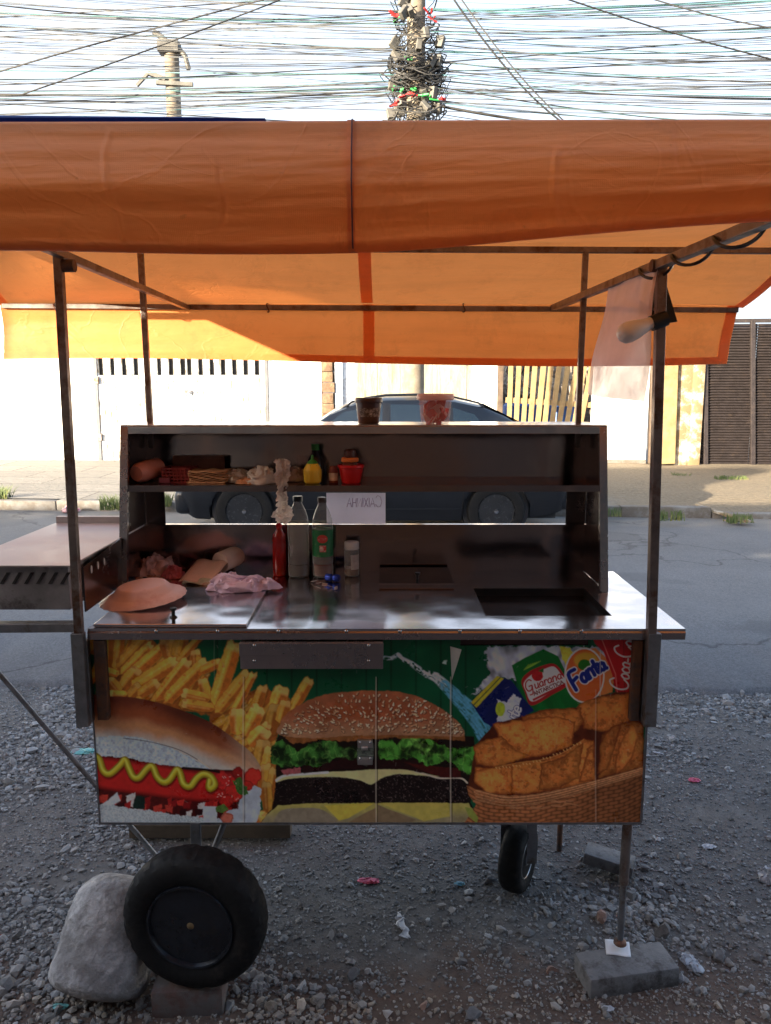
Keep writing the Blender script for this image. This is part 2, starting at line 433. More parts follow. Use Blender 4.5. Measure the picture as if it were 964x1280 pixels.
    L = [(330,60,240,160,100,1.02), (320,140,300,300,90,.72), (370,190,330,420,80,.9), (330,300,330,520,70,.8), (400,330,360,560,74,.75), (340,420,350,600,60,.65), (290,620,330,690,80,1.0)]
    for a in L: fry(c4(a[0], a[1]), c4(a[2], a[3]), a[4]/5.356, a[5])
    # ---- hot dog ----
    bun = smooth_loop([(100,872),(140,870),(172,872),(206,880),(240,892),(268,905),(292,922),(312,938),(323,952),(326,964),(306,969),(280,965),(262,960),(238,947),(205,936),(165,930),(100,926)])
    def bunc(X, Y, sd):
        top = np.interp(X, [100,172,206,240,268,292,312,323,330], [871,872,880,892,905,922,938,952,960])
        bot = np.interp(X, [100,165,205,238,262,306,326], [926,930,936,947,960,969,969])
        t = (Y-top)/np.maximum(bot-top, 4)+.16*(fb(X, Y, 18, 4)-.5)
        a, b, c, d = K(118, 58, 38), K(158, 86, 48), K(196, 142, 98), K(196, 190, 182)
        k1 = sm(.05, .35, t)[:, None]; k2 = sm(.35, .6, t)[:, None]; k3 = sm(.6, .9, t)[:, None]
        r_ = a*(1-k1)+b*k1; r_ = r_*(1-k2)+c*k2; r_ = r_*(1-k3)+d*k3
        e = sm(270, 318, X)[:, None]*.65; dk = sm(300, 225, X)*sm(190, 235, X)*sm(.75, .2, t)
        r_ = r_*(1-e)+K(200, 172, 145)*e
        return r_*(1-.35*dk)[:, None]
    A.poly(bun, bunc, 1.0, .4, 8, .08, 3)
    # sausage and filling
    A.poly([(100,940),(150,945),(200,952),(245,960),(300,962),(312,975),(300,1003),(245,1004),(180,996),(100,985)],
           lambda X, Y, sd: K(70,10,10)*(1-sm(0, 9, sd))[:, None]+K(196,34,26)*sm(0, 9, sd)[:, None], 1.0, .5, 6, .12, 6)
    A.poly([(100,985),(150,990),(200,996),(250,1003),(300,1003),(300,1027),(100,1027)], K(92, 22, 20), .8, 1, 5, .5, 4)
    for q in range(46):
        X0 = rn.uniform(118, 300); Y0 = 988+(X0-118)*.09+rn.uniform(2, 22)
        w = rn.uniform(5, 12); c = rn.choice([K(205,50,38), K(178,34,30), K(150,24,26), K(210,200,196), K(60,20,24), K(196,66,50)])
        A.poly([(X0, Y0), (X0+w, Y0-rn.uniform(1, 5)), (X0+w*.8, Y0+rn.uniform(5, 10)), (X0+w*.1, Y0+rn.uniform(4, 9))], c, 1, 1, 3, .25, 2, seed=q)
    A.poly([c2(300,560), c2(330,500), c2(385,510), c2(385,595), c2(310,590)], K(26, 50, 46), 1.2, 1, 3, .5, 2)
    A.poly([c2(100,560), c2(200,480), c2(220,540), c2(120,600)], K(200, 206, 214), 1.2, 1, 4, .15, 3)
    A.poly([(100,1004),(130,1005),(160,1009),(200,1014),(225,1018),(262,1022),(300,1025),(300,1030),(100,1030)], K(186, 196, 200), 1.0, 2.2, 2.6, .35, 1.5)
    A.poly([c2(770,570), c2(865,575), c2(868,680), c2(775,680)], K(196, 202, 210), .9, .5, 3, .1)
    # tomatoes, herbs, paper at the end of the hot dog
    A.poly([(305,984),(318,980),(327,986),(326,1010),(320,1029),(270,1029),(285,1012),(298,1010)], K(186, 194, 204), 1.0, 2, 5, .22, 6)
    for (a, b, r_, c) in ((278,975,12,K(200,40,34)), (292,990,12,K(205,44,32)), (284,1000,9,K(190,36,26)), (316,970,11,K(214,52,34)), (309,981,7,K(200,44,30)), (298,966,8,K(160,28,22)), (284,1022,8,K(216,120,96))):
        A.poly([(a+r_*math.cos(t)*1.0, b+r_*math.sin(t)) for t in np.linspace(0, 6.28, 14)[:-1]], c, 1.2, 2, 5, .3, 3, edge=c*.6, ew=3)
    A.poly([(292,976),(300,970),(307,980),(310,992),(302,994),(296,986)], K(70, 116, 50), 1, 2.5, 3, .7, 2)
    A.poly([(270,1008),(280,1004),(286,1010),(280,1015),(271,1014)], K(96, 128, 60), 1, 1, 3, .4, 3)
    for q in range(16):
        X0 = rn.uniform(272, 300); Y0 = rn.uniform(968, 998); A.stroke([(X0, Y0), (X0+rn.uniform(-2, 2), Y0+rn.uniform(-1, 2))], 1.1, K(236, 190, 180), op=.7)
    # crumb
    A.poly([(100,922),(150,919),(178,922),(212,933),(240,947),(268,962),(250,961),(215,957),(195,954),(165,948),(140,945),(100,943)],
           lambda X, Y, sd: K(184,198,210)*(.62+.75*fb(X, Y, 2.6, 8, 2))[:, None], 1.0, 1.8, 3, 0)
    A.stroke(smooth_line([c2(240,118), c2(400,140), c2(580,185), c2(700,240), c2(830,325)]), 1.0, K(50, 40, 36), op=.7)
    A.stroke([c2(740,262), c2(826,326)], 1.6, K(214, 196, 176))
    A.stroke(smooth_line([c2(640,318), c2(800,330), c2(880,345)]), 3.0, K(36, 14, 12))
    must = smooth_line([c2(50,235), c2(78,260), c2(105,335), c2(150,355), c2(215,300), c2(250,262), c2(275,315), c2(305,375), c2(345,380), c2(400,318), c2(435,308), c2(465,375), c2(505,410), c2(545,398), c2(595,330), c2(618,350), c2(640,420), c2(685,440), c2(730,385), c2(775,358), c2(825,375), c2(850,425), c2(825,455), c2(812,440), c2(818,400)], 5)
    A.stroke([(a+.8, b+2.2) for a, b in must], 9.4, K(96, 18, 8), 2.5, op=.8)
    A.stroke(must, 8.6, K(146, 126, 10), 1.0, hi=K(214, 198, 40))
    A.stroke([(a-1, b-1.6) for a, b in must], 1.6, K(236, 226, 110), 1.6, op=.6)
    # ---- burger ----
    def ell(cx, cy, rx, ry, n=20): return [(cx+rx*math.cos(t), cy+ry*math.sin(t)) for t in np.linspace(0, 2*math.pi, n+1)[:-1]]
    A.poly([(345,925),(352,915),(592,920),(596,940),(590,975),(588,1003),(596,1028),(326,1028),(340,1010),(345,985)], K(34, 20, 14), 1.2, 1.5, 5, .3)
    A.poly([(348,1006),(390,1003),(586,1003),(592,1012),(597,1029),(327,1029),(333,1018)],
           lambda X, Y, sd: K(186,176,96)*(1-sm(1008, 1024, Y))[:, None]*1.0+K(158,146,112)*sm(1008, 1024, Y)[:, None], 1.0, 1, 6, .22, 8)
    A.poly(smooth_loop([(342,1027),(352,1012),(380,1009),(405,1012),(418,1030),(342,1030)]), K(150, 138, 118), 1.5, .4, 5, .2, 5)
    A.poly([(405,1006),(440,1004),(468,1003),(436,1022),(424,1025)], K(206, 190, 74), 1.5, .5, 6, .12, 6)
    A.poly([(432,1030),(455,1016),(470,1009),(470,1030)], K(146, 122, 90), 1.5, .4, 5, .2, 5)
    A.poly([(472,1005),(520,1024),(510,1030),(472,1030)], K(140, 120, 92), 1.5, .4, 5, .2, 5)
    A.poly([(474,1003),(560,1003),(563,1020),(530,1026),(500,1014)], K(196, 182, 88), 1.5, .5, 6, .12, 6)
    # patties
    for pts in (smooth_loop([(344,985),(350,976),(375,971),(420,970),(452,974),(466,986),(468,1000),(455,1003),(400,1003),(352,1002),(344,995)]),
                smooth_loop([(466,986),(478,972),(500,967),(540,968),(570,972),(584,982),(586,996),(580,1003),(520,1001),(470,1001)])):
        i, a, sd = A.mask(pts, 1.2, 1.6, 3, 5); X, Y = A.x[i], A.y[i]
        c = K(34, 22, 22)*(.35+1.5*fb(X, Y, 6, 3, 4)**1.5)[:, None]+K(150, 130, 128)*(sm(.62, .85, fb(X, Y, 1.7, 9, 2))*.45)[:, None]*(1 if pts[0][0] > 400 else .55)
        A.put(i, a, c)
    # cheese over patties
    A.poly(smooth_loop([(345,977),(352,969),(400,965),(440,963),(468,961),(500,961),(530,963),(550,970),(530,969),(500,967),(480,971),(464,980),(450,975),(425,971),(380,971),(356,974)]), K(206, 200, 142), 1.0, .6, 4, .1, 5)
    A.stroke(smooth_line([(346,975),(356,969),(380,967),(410,965)]), 3, K(206, 212, 206))
    A.stroke(smooth_line([(520,964),(535,968),(550,972),(575,972),(584,978)]), 2.2, K(206, 196, 176))
    # tomato / onion
    A.poly([(352,962),(376,958),(376,966),(355,968)], K(170, 92, 96), 1, 1.2, 3, .4, 2)
    A.poly([(376,958),(430,948),(520,950),(560,962),(578,970),(545,969),(500,960),(420,961),(380,966)], K(50, 18, 20), 1.3, 1, 5, .4, 4)
    A.poly([(505,952),(540,957),(575,960),(577,972),(550,971),(530,963)], K(86, 26, 22), 1.2, 1, 4, .4, 3)
    # lettuce
    def lett(pts, c, sd_):
        i, a, sd = A.mask(pts, 1.0, 3.0, 4, sd_); X, Y = A.x[i], A.y[i]
        n_ = fb(X, Y, 8, sd_, 4); m_ = np.abs(fb(X, Y*.8, 8, sd_+3, 2)-.5)*2
        cc = c*(sm(.25, .75, n_)*1.5+.12)[:, None]+K(170, 210, 110)*(sm(.10, .0, m_)*.38*n_)[:, None]
        A.put(i, a, cc)
    lett([(337,942),(342,930),(352,923),(362,930),(372,940),(385,930),(400,926),(420,926),(432,935),(430,944),(412,950),(400,958),(380,956),(370,958),(352,957),(340,953)], K(62, 116, 48), 21)
    lett([(428,936),(440,930),(448,932),(448,945),(440,950),(430,946)], K(64, 100, 48), 22)
    lett([(472,928),(488,922),(496,930),(504,918),(514,905),(526,912),(530,922),(548,928),(562,935),(575,934),(590,932),(598,944),(600,962),(590,968),(575,962),(566,952),(556,950),(545,955),(535,958),(520,948),(505,947),(490,950),(474,947)], K(74, 138, 50), 23)
    lett([(508,914),(520,908),(530,920),(540,934),(530,944),(516,932)], K(110, 168, 72), 24)
    A.poly([(448,926),(462,922),(468,930),(466,950),(458,958),(446,952)], lambda X, Y, sd: K(120,130,120)*(.2+1.3*fb(X, Y, 2.2, 31, 2))[:, None], 1, 1.2, 3, 0, op=.8)
    # sauce / bun underside
    A.poly([(350,912),(580,916),(582,925),(560,924),(520,922),(480,922),(440,926),(400,924),(380,928),(366,930),(352,918)], K(150, 96, 48), 1.2, 2.2, 5, .45, 4)
    dome = smooth_loop([(349,918),(350,905),(358,892),(376,880),(402,869),(436,864),(470,863),(504,865),(536,876),(560,891),(575,905),(580,918),(560,920),(500,918),(440,919),(390,922)])
    def domec(X, Y, sd):
        r_ = np.hypot((X-465)/118, (Y-925)/62)
        k = sm(.62, 1.0, r_)[:, None]*.5+sm(912, 922, Y)[:, None]*.4; b = sm(890, 918, Y)[:, None]
        c = (K(168,90,52)*(1-b)+K(176,130,96)*b)
        c = c*(.65+.7*fb(X, Y, 16, 5))[:, None]
        return c*(1-k*.35)+K(196,150,112)*k*.35
    A.poly(dome, domec, 1.2, 1.0, 5, .15, 3)
    for q in range(380):
        t = rn.uniform(-1, 1); v = rn.random()**.8
        X0 = 465+t*113; topy = 925-62*math.sqrt(max(0, 1-(t*.98)**2)); Y0 = topy+(917-topy)*v*.93+1
        an = math.atan2(Y0-930, X0-465)+rn.uniform(-.7, .7)+math.pi/2*(rn.random() < .25); l = rn.uniform(.5, 1.5)
        c = rn.choice([K(222,196,160), K(206,168,128), K(232,214,186), K(180,140,104)])
        dx, dy = math.cos(an)*l, math.sin(an)*l
        A.stroke([(X0-dx+.5, Y0-dy+.8), (X0+dx+.5, Y0+dy+.8)], 2.2, K(70, 30, 18), 1.0, op=.7)
        A.stroke([(X0-dx, Y0-dy), (X0+dx, Y0+dy)], rn.uniform(1.7, 2.5), c, .9, w1=1.2)
    # ---- splash ----
    sp = [(481,822),(490,822),(498,818),(505,824),(514,829),(524,836),(534,842),(545,846),(556,856),(568,868),(584,884),(600,902),(612,922)]
    wd = [5,4,5,5,6,7,9,11,13,16,20,24,28]
    for k in range(len(sp)-1):
        (ax, ay), (bx, by) = sp[k], sp[k+1]
        i = A.sel([sp[k], sp[k+1]], wd[k+1]); X, Y = A.x[i], A.y[i]
        d, t = A.dist(X, Y, [sp[k], sp[k+1]], False); ww = (wd[k]+(wd[k+1]-wd[k])*t)/2
        ux, uy = bx-ax, by-ay; q = math.hypot(ux, uy); al = ((X-ax)*ux+(Y-ay)*uy)/q; la = (-(X-ax)*uy+(Y-ay)*ux)/q
        n_ = vn(al/7+k*3, la/1.5, 3)*.6+vn(X/2.2, Y/2.2, 9)*.4
        a = np.clip(.5+(ww-d)/2, 0, 1)*(sm(.32, .6, n_) if k < 7 else .25+.75*sm(.15, .55, n_))
        c1_ = K(206, 222, 236) if k < 8 else K(96, 176, 206)
        col = c1_*(.55+.6*n_)[:, None]; A.put(i, a, col)
    A.poly([c5(655,235), c5(670,212), c5(692,210), c5(685,240)], K(180, 205, 200), 1, .8, 3, .2)
    # white ice burst behind the cans
    i, a, sd = A.mask([c7(108,95), c7(300,86), c7(500,92), c7(700,100), c7(740,220), c7(700,330), c7(500,330), c7(300,260), c7(180,250), c7(40,340), c7(70,300), c7(130,230), c7(110,160)], 1.5, 4, 5, 2)
    X, Y = A.x[i], A.y[i]; an = np.arctan2(Y-900, X-655); st = vn(an*16, np.hypot(Y-900, X-655)/9, 4)
    A.put(i, a, K(190, 198, 214)*(.35+.9*st)[:, None])
    A.poly([c7(480,95), c7(530,98), c7(560,140), c7(520,200), c7(490,150)], K(216, 206, 60), 1.2, 2, 4, .3, 3)
    # blue can with yellow-green rim
    A.poly([c7(35,375), c7(70,330), c7(170,240), c7(240,262), c7(300,350), c7(355,410), c7(260,465), c7(150,500), c7(100,470)],
           lambda X, Y, sd: K(16,30,92)*(.8+.8*fb((X+Y)*1.0, (X-Y)*.2, 9, 2))[:, None], .9, .3, 5, 0)
    A.poly([c7(35,372), c7(165,238), c7(200,252), c7(62,398)], K(196, 186, 40), .8, .3, 4, .15)
    A.stroke([c7(48,385), c7(182,247)], 1.3, K(60, 96, 60))
    A.poly([c7(165,360), c7(215,370), c7(245,330), c7(285,350), c7(270,440), c7(215,470), c7(165,465), c7(180,415)], K(196, 202, 220), 1, 2, 3, .2)
    A.poly(ell(*c7(182,405), 6.0, 9.0), K(176, 196, 40), .9, .5, 3, .2)
    for p in word('ite', *c7(262,462), 13.5, 64, 1.05): A.stroke(p, 3.6, K(30, 50, 120))
    for p in word('ite', *c7(262,462), 13.5, 64, 1.05): A.stroke(p, 2.2, K(226, 230, 240))
    # green can
    A.poly([c7(240,186), c7(300,150), c7(398,104), c7(472,140), c7(530,260), c7(592,395), c7(480,408), c7(352,412), c7(300,352), c7(262,260)],
           lambda X, Y, sd: K(14,110,46)*(.72+.75*fb((X*.9-Y*.4), (X*.4+Y*.9)*.25, 8, 6))[:, None], .9, .3, 5, 0)
    for q in range(7):
        X0, Y0 = c7(300+q*6, 210-q*3); A.stroke([(X0, Y0), (X0+6+q, Y0-7)], .9, K(150, 196, 60), op=.7)
    pan = smooth_loop([c7(288,262), c7(330,215), c7(400,185), c7(452,178), c7(490,215), c7(520,282), c7(440,335), c7(338,388), c7(305,320)])
    A.poly(pan, K(176, 30, 36), .8, 0, 4, .05)
    A.poly(smooth_loop([c7(300,275), c7(340,232), c7(400,205), c7(450,192), c7(484,228), c7(508,272), c7(430,322), c7(342,368), c7(312,318)]), K(226, 214, 206), .8, 0, 4, .05)
    A.stroke([c7(350,358), c7(510,278)], 2.8, K(176, 34, 40))
    A.poly(ell(*c7(368,238), 7, 7), K(186, 28, 36), .8, .8, 3, .3)
    A.poly([c7(372,215), c7(400,196), c7(398,222)], K(30, 110, 46), .8)
    for p in word('Guarana', *c7(312,322), 9.3, 22, 1.12, .15, sizes=[1.45,1,1,1,1,1,1]): A.stroke(p, 1.6, K(170, 26, 34), .7)
    for p in word('ANTARCTICA', *c7(352,338), 4.6, 22.5, 1.28, 0, False): A.stroke(p, 1.0, K(120, 26, 36), .6)
    # orange label and blue letters
    oc = [(c7(604,236)[0]+24*math.cos(t)*1.0+2.5*math.sin(t), c7(604,236)[1]+33*math.sin(t)) for t in np.linspace(0, 6.28, 30)[:-1]]
    A.poly([c7(560,110), c7(660,98), c7(715,150), c7(752,250), c7(745,320), c7(680,340), c7(600,300)], K(226, 130, 60), 1, .5, 4, .2)
    A.poly(ell(c7(604,236)[0], c7(604,236)[1], 25.2, 34.8, 30), K(232, 220, 214), .9)
    A.poly(ell(c7(604,236)[0], c7(604,236)[1], 23.4, 32.8, 30), lambda X, Y, sd: K(236,102,28)*(.9+.25*fb(X, Y, 14, 3))[:, None], .9)
    A.poly(ell(*c7(612,160), 15, 10), K(240, 172, 36), 3, .5, 4, .1, op=.8)
    A.poly(smooth_loop([c7(572,195), c7(580,165), c7(605,155), c7(632,165), c7(640,190), c7(605,212)]), K(40, 120, 36), 1, .5, 3, .2)
    fant = word('Fanta', *c7(560,312), 16.2, 36, 1.0, .12, sizes=[1.3,1,1,1,.9], arc=.12)
    for p in fant: A.stroke(p, 7.4, K(236, 232, 240), .8)
    for p in fant: A.stroke(p, 5.0, K(22, 44, 140), .8)
    A.stroke([c7(683,110), c7(683,370)], 1.1, K(214, 206, 196), op=.6)
    # red can
    A.poly([c7(645,45), c7(690,40), c7(900,30), c7(900,330), c7(762,322), c7(742,230), c7(700,120), c7(655,75)],
           lambda X, Y, sd: K(176,22,30)*(.8+.5*fb(X, Y*.3, 9, 6))[:, None], .9, .4, 4, 0)
    A.stroke([c7(690,52), c7(760,230), c7(770,330)], 1.4, K(214, 120, 110), op=.8)
    A.stroke([c7(800,40), c7(806,330)], 1.0, K(120, 14, 20), op=.7)
    for p in word('Coca-Cola', *c7(818,318), 18, 82, .80, .1, sizes=[1.3,.9,.9,.9,.8,1.3,.9,1,.9]): A.stroke(p, 1.9, K(232, 214, 214), .7)
    # ---- fried pastries ----
    ob = K(186, 104, 44)
    def past(pts, tone, s_, lit=0.0):
        def col(X, Y, sd):
            n_ = fb(X, Y, 9, s_, 4); c = K(222,134,54)*(n_*1.1+.45)[:, None]+K(150,66,22)*(1-n_)[:, None]*.4
            c = c*tone*(.7+.45*sm(0, 16, sd))[:, None]
            sp_ = sm(.6, .8, fb(X, Y, 3.2, s_+4))[:, None]*.35
            return c*(1-sp_)+K(224,160,84)*tone*sp_
        A.poly(pts, col, 1.5, 1.8, 5, 0, seed=s_, edge=K(150, 72, 26)*tone, ew=3.2)
        i, a, sd = A.mask(pts, 1.5, 1.8, 5, s_); X, Y = A.x[i], A.y[i]
        bub = sm(.56, .74, fb(X, Y, 2.4, s_+21, 2))*sm(1, 7, sd); pit = sm(.44, .28, fb(X, Y, 3.6, s_+31, 2))*sm(1, 5, sd)
        A.put(i, a*bub*.40, K(250, 176, 92)*tone); A.put(i, a*pit*.42, K(128, 54, 18)*tone)
        big = sm(.5, .8, fb(X, Y, 17, s_+51, 2)); A.put(i, a*big*.32, K(246, 168, 70)*tone)
    A.poly([c7(150,480), c7(300,440), c7(400,410), c7(590,395), c7(690,340), c7(760,322), c7(900,318), c8(900,240), c8(480,370), c8(100,380), c8(20,330), c8(60,120)], K(96, 42, 18), 1.2, 1, 6, .4, 8)
    past([c7(560,400), c7(600,370), c7(690,340), c7(760,330), c7(830,325), c7(830,470), c8(780,40), c8(700,60), c7(600,500)], .8, 41)
    past([c7(290,440), c7(420,405), c7(585,400), c7(600,470), c8(560,60), c8(430,90), c7(300,500)], .78, 42)
    past([c7(145,478), c7(310,455), c7(450,440), c7(560,470), c8(545,120), c8(430,170), c8(300,190), c8(170,80)], .98, 43)
    past([c8(45,130), c8(110,95), c8(190,80), c8(260,150), c8(330,175), c8(240,210), c8(150,240), c8(60,220)], .86, 44)
    past([c8(690,75), c8(760,20), c8(860,0), c8(900,20), c8(900,240), c8(760,270), c8(680,290)], .58, 45)
    past(smooth_loop([c8(755,230), c8(775,140), c8(830,30), c8(862,40), c8(868,110), c8(830,210), c8(770,265)]), .98, 46)
    past([c8(690,90), c8(740,30), c8(790,20), c8(760,120), c8(720,250), c8(670,270)], .66, 48)
    past([c8(60,230), c8(160,240), c8(250,215), c8(400,195), c8(500,160), c8(600,95), c8(655,95), c8(660,200), c8(640,320), c8(480,345), c8(300,370), c8(150,370), c8(50,300)], .84, 47)
    past([c8(60,250), c8(150,235), c8(245,230), c8(240,370), c8(120,365), c8(50,310)], 1.04, 49)
    past([c8(375,350), c8(385,215), c8(420,205), c8(480,190), c8(600,110), c8(575,290), c8(480,340)], .7, 50)
    past([c8(575,310), c8(620,140), c8(655,110), c8(658,300)], .95, 51)
    A.stroke(smooth_line([c8(160,236), c8(260,214), c8(390,196), c8(490,165), c8(600,96)]), 1.3, K(214, 140, 70), op=.7)
    for q in range(26):
        t = q/26; X0, Y0 = c8(160+440*t, 236-30*t-110*t**2.2+4*math.sin(q*2.1)); A.stroke([(X0, Y0), (X0+.8, Y0+1.2)], 1.4, K(226, 170, 100))
    # basket weave
    bas = [c8(15,325), c8(60,345), c8(200,378), c8(330,370), c8(480,345), c8(690,292), c8(900,228), c8(900,520), c8(0,520), c8(60,420), c8(20,370)]
    i, a, sd = A.mask(bas, 1.0, .8, 4, 2); X, Y = A.x[i], A.y[i]
    topb = np.interp(X, [c8(q, 0)[0] for q in (15,60,200,330,480,690,900)], [c8(0, q)[1] for q in (325,345,378,370,345,292,228)])
    r_ = (Y-topb)/4.6+.3*np.sin(X/9); row = np.floor(r_); fr = r_-row
    u_ = X/13+.5*(row % 2); cell = np.abs((u_ % 1)-.5)*2
    k = np.sqrt(np.clip(1-(fr*2-1)**2, 0, 1))*(.45+.55*sm(1.0, .55, cell))
    c = K(176,112,66)*(.2+.95*k)[:, None]*(.75+.5*fb(X, Y, 7, 3))[:, None]; c *= (1-.4*sm(640, 800, X)*1.0)[:, None]
    A.put(i, a, c)
    for q in range(22):
        u0 = rn.uniform(0, 1); X0, Y0 = c8(20+u0*520, 345+30*math.sin(u0*3)+rn.uniform(0, 70)); l = rn.uniform(6, 18)
        A.stroke([(X0, Y0), (X0+l*.5, Y0+rn.uniform(0, 3)), (X0+l, Y0+rn.uniform(-2, 3))], 2.3, K(196, 138, 92)*rn.uniform(.75, 1.05), .8, w1=1.2)
    for q in range(4):
        pts = [c8(60, 352+q*15), c8(200, 384+q*14), c8(330, 378+q*13), c8(480, 352+q*12), c8(690, 298+q*10), c8(900, 238+q*9)]
        A.stroke(smooth_line(pts, 6), 2.6, K(168, 108, 64)*(1-.08*q), .9, hi=K(214, 156, 108)*(1-.1*q), var=.4, seed=q)
    A.poly([(581,1008),(590,1010),(598,1022),(596,1028),(586,1020)], K(150, 160, 70), 1, .5, 4, .2)
    # creases, scratches and worn edges of the print
    for X0, y0, y1, w, o_ in ((304.6,846,1028,1.3,.55), (470.3,846,1028,1.2,.75), (563.5,846,1028,1.4,.7), (744.6,862,1028,1.1,.4), (268.5,795,850,.8,.25)):
        A.stroke([(X0, y0), (X0-.5, (y0+y1)/2), (X0, y1)], w, K(196, 186, 170), .8, op=o_)
        A.stroke([(X0+1.6, y0), (X0+1.6, y1)], 1.2, K(14, 12, 12), .9, op=o_)
    for q in range(46):
        X0, Y0 = rn.uniform(118, 800), rn.uniform(800, 1025); an = rn.uniform(0, 3.1); l = rn.uniform(1, 7)
        A.stroke([(X0, Y0), (X0+l*math.cos(an), Y0+l*math.sin(an))], .6, K(190, 186, 180), .8, op=.28)
    A.c *= (1+.12*(fb(x, y, 60, 77)-.5))[:, None]
    L = A.c.mean(1, keepdims=True); return np.clip((A.c*.92+L*.08)**1.13*1.6, .0012, .9)
# ---------- camera, light, world ----------
scn = bpy.context.scene
cam = bpy.data.cameras.new('camera'); co = bpy.data.objects.new('camera', cam); C.objects.link(co)
cam.sensor_fit = 'AUTO'; cam.sensor_width = 36; cam.lens = 36*F/1280; cam.clip_end = 2000; cam.clip_start = .05
co.location = (0,0,H); co.rotation_euler = (R(81),0,0); scn.camera = co
AZ, EL = R(50), R(14.2)
SUN = Vector((-math.sin(AZ)*math.cos(EL), -math.cos(AZ)*math.cos(EL), math.sin(EL)))
sl = bpy.data.lights.new('sun', 'SUN'); sl.energy = 4.8; sl.angle = R(.5); sl.color = (1,.86,.64)
so = bpy.data.objects.new('sun', sl); C.objects.link(so); so.rotation_euler = SUN.to_track_quat('Z', 'Y').to_euler(); so.location = (-6,-6,8)
w = bpy.data.worlds.new('World'); scn.world = w; w.use_nodes = True
sk = w.node_tree.nodes.new('ShaderNodeTexSky'); sk.sky_type = 'NISHITA'; sk.sun_disc = False
sk.sun_elevation = EL; sk.sun_rotation = R(230); sk.dust_density = 3.0; sk.air_density = 1.0; sk.ozone_density = 1.0
wn = w.node_tree.nodes; wl = w.node_tree.links
tc = wn.new('ShaderNodeTexCoord'); sep = wn.new('ShaderNodeSeparateXYZ'); wl.new(tc.outputs['Generated'], sep.inputs[0])
cn = wn.new('ShaderNodeTexNoise'); cn.inputs['Scale'].default_value = 2.2; cn.inputs['Detail'].default_value = 6; wl.new(tc.outputs['Generated'], cn.inputs['Vector'])
def wm(op, a, b):
    x = wn.new('ShaderNodeMath'); x.operation = op
    for s_, v_ in zip(x.inputs, (a, b)):
        if hasattr(v_, 'links'): wl.new(v_, s_)
        else: s_.default_value = v_
    return x.outputs[0]
# thin bright cloud veil low over the far side of the street, clear blue overhead
f1 = wm('SUBTRACT', 1.05, wm('MULTIPLY', sep.outputs[2], 1.15)); f1 = wm('ADD', f1, wm('MULTIPLY', wm('SUBTRACT', cn.outputs['Fac'], .5), .9)); f1 = wm('ADD', f1, wm('MULTIPLY', sep.outputs[1], .25))
mr = wn.new('ShaderNodeMapRange'); wl.new(f1, mr.inputs[0]); mr.inputs[1].default_value = .35; mr.inputs[2].default_value = .95; mr.inputs[3].default_value = 0; mr.inputs[4].default_value = .93
mx = wn.new('ShaderNodeMix'); mx.data_type = 'RGBA'; wl.new(mr.outputs[0], mx.inputs[0]); wl.new(sk.outputs[0], mx.inputs[6]); mx.inputs[7].default_value = (1.62,1.78,2.02,1)
wl.new(mx.outputs[2], wn['Background'].inputs[0]); w.node_tree.nodes['Background'].inputs[1].default_value = .15
scn.view_settings.view_transform = 'Standard'; scn.view_settings.look = 'None'; scn.view_settings.exposure = 2.3; scn.view_settings.gamma = 1

def fastmesh(name, V, Fc, m, smooth=False):
    me = bpy.data.meshes.new(name); V = np.asarray(V, np.float32); Fc = np.asarray(Fc, np.int32); k = Fc.shape[1]
    me.vertices.add(len(V)); me.vertices.foreach_set('co', V.ravel())
    me.loops.add(Fc.size); me.loops.foreach_set('vertex_index', Fc.ravel())
    me.polygons.add(len(Fc)); me.polygons.foreach_set('loop_start', np.arange(0, Fc.size, k, dtype=np.int32))
    me.update(calc_edges=True); me.polygons.foreach_set('use_smooth', np.full(len(Fc), smooth))
    me.materials.append(m); o = bpy.data.objects.new(name, me); C.objects.link(o); return o

# ---------- ground ----------
def kerb(X): return 9.22-.075*X
def wallY(X): return 13.3-.075*X
def edgeY(X): return 3.74-.03*X
def gh(x, y):
    # height of the loose shoulder; a bare dirt hump near the viewer
    h = .022*(fb(x+40, y+40, .9, 3, 3)-.5)+.012*(fb(x+40, y+40, .22, 8, 3)-.5)
    return h-.006-.02*sm(3.2, 3.9, y)
t = NT('shoulder_dirt_material')
v = t.coord()
n1 = t.noise(1.5, 10, .72, v); n2 = t.noise(9, 10, .78, v); n3 = t.noise(70, 8, .75, v)
c = t.ramp(n2, [(.25, (.082,.070,.063)), (.5, (.148,.134,.125)), (.75, (.25,.235,.225))])
sx = t.n('ShaderNodeSeparateXYZ'); t.l(v, sx.inputs[0])
br = t.math('ADD', t.math('MULTIPLY', t.math('SUBTRACT', 1.90, sx.outputs[1]), 3.0), t.math('MULTIPLY', t.math('SUBTRACT', n1, .5), 3.0))
c = t.mix(t.ramp(br, [(.0, 0.0), (.5, .95)]), c, t.ramp(n2, [(.3, (.075,.044,.030)), (.7, (.19,.120,.084))]))
c = t.mix(t.ramp(n3, [(.35, .55), (.7, 0.0)]), c, (.05,.047,.047))
nb = t.bump(n2, .6, .02); nb = t.bump(n3, .8, .006, nb)
GROUND = t.done(t.bsdf(c, .9, 0, nb))
nx, ny = 420, 260
gx = np.linspace(-7, 7, nx); gy = np.linspace(-3.0, 4.15, ny); GX, GY = np.meshgrid(gx, gy)
V = np.stack([GX.ravel(), GY.ravel(), gh(GX, GY).ravel()], 1)
ii = (np.arange(ny-1)[:, None]*nx+np.arange(nx-1)[None, :]).ravel()
o = fastmesh('shoulder', V, np.stack([ii, ii+1, ii+1+nx, ii+nx], 1), GROUND, True); struct(o)
b = MB(); b.box(-400, 400, -400, 400, -.30, -.12); struct(b.obj('ground', mat('far_ground', (.16,.15,.14), .95, 0, .3, .5, 0)))

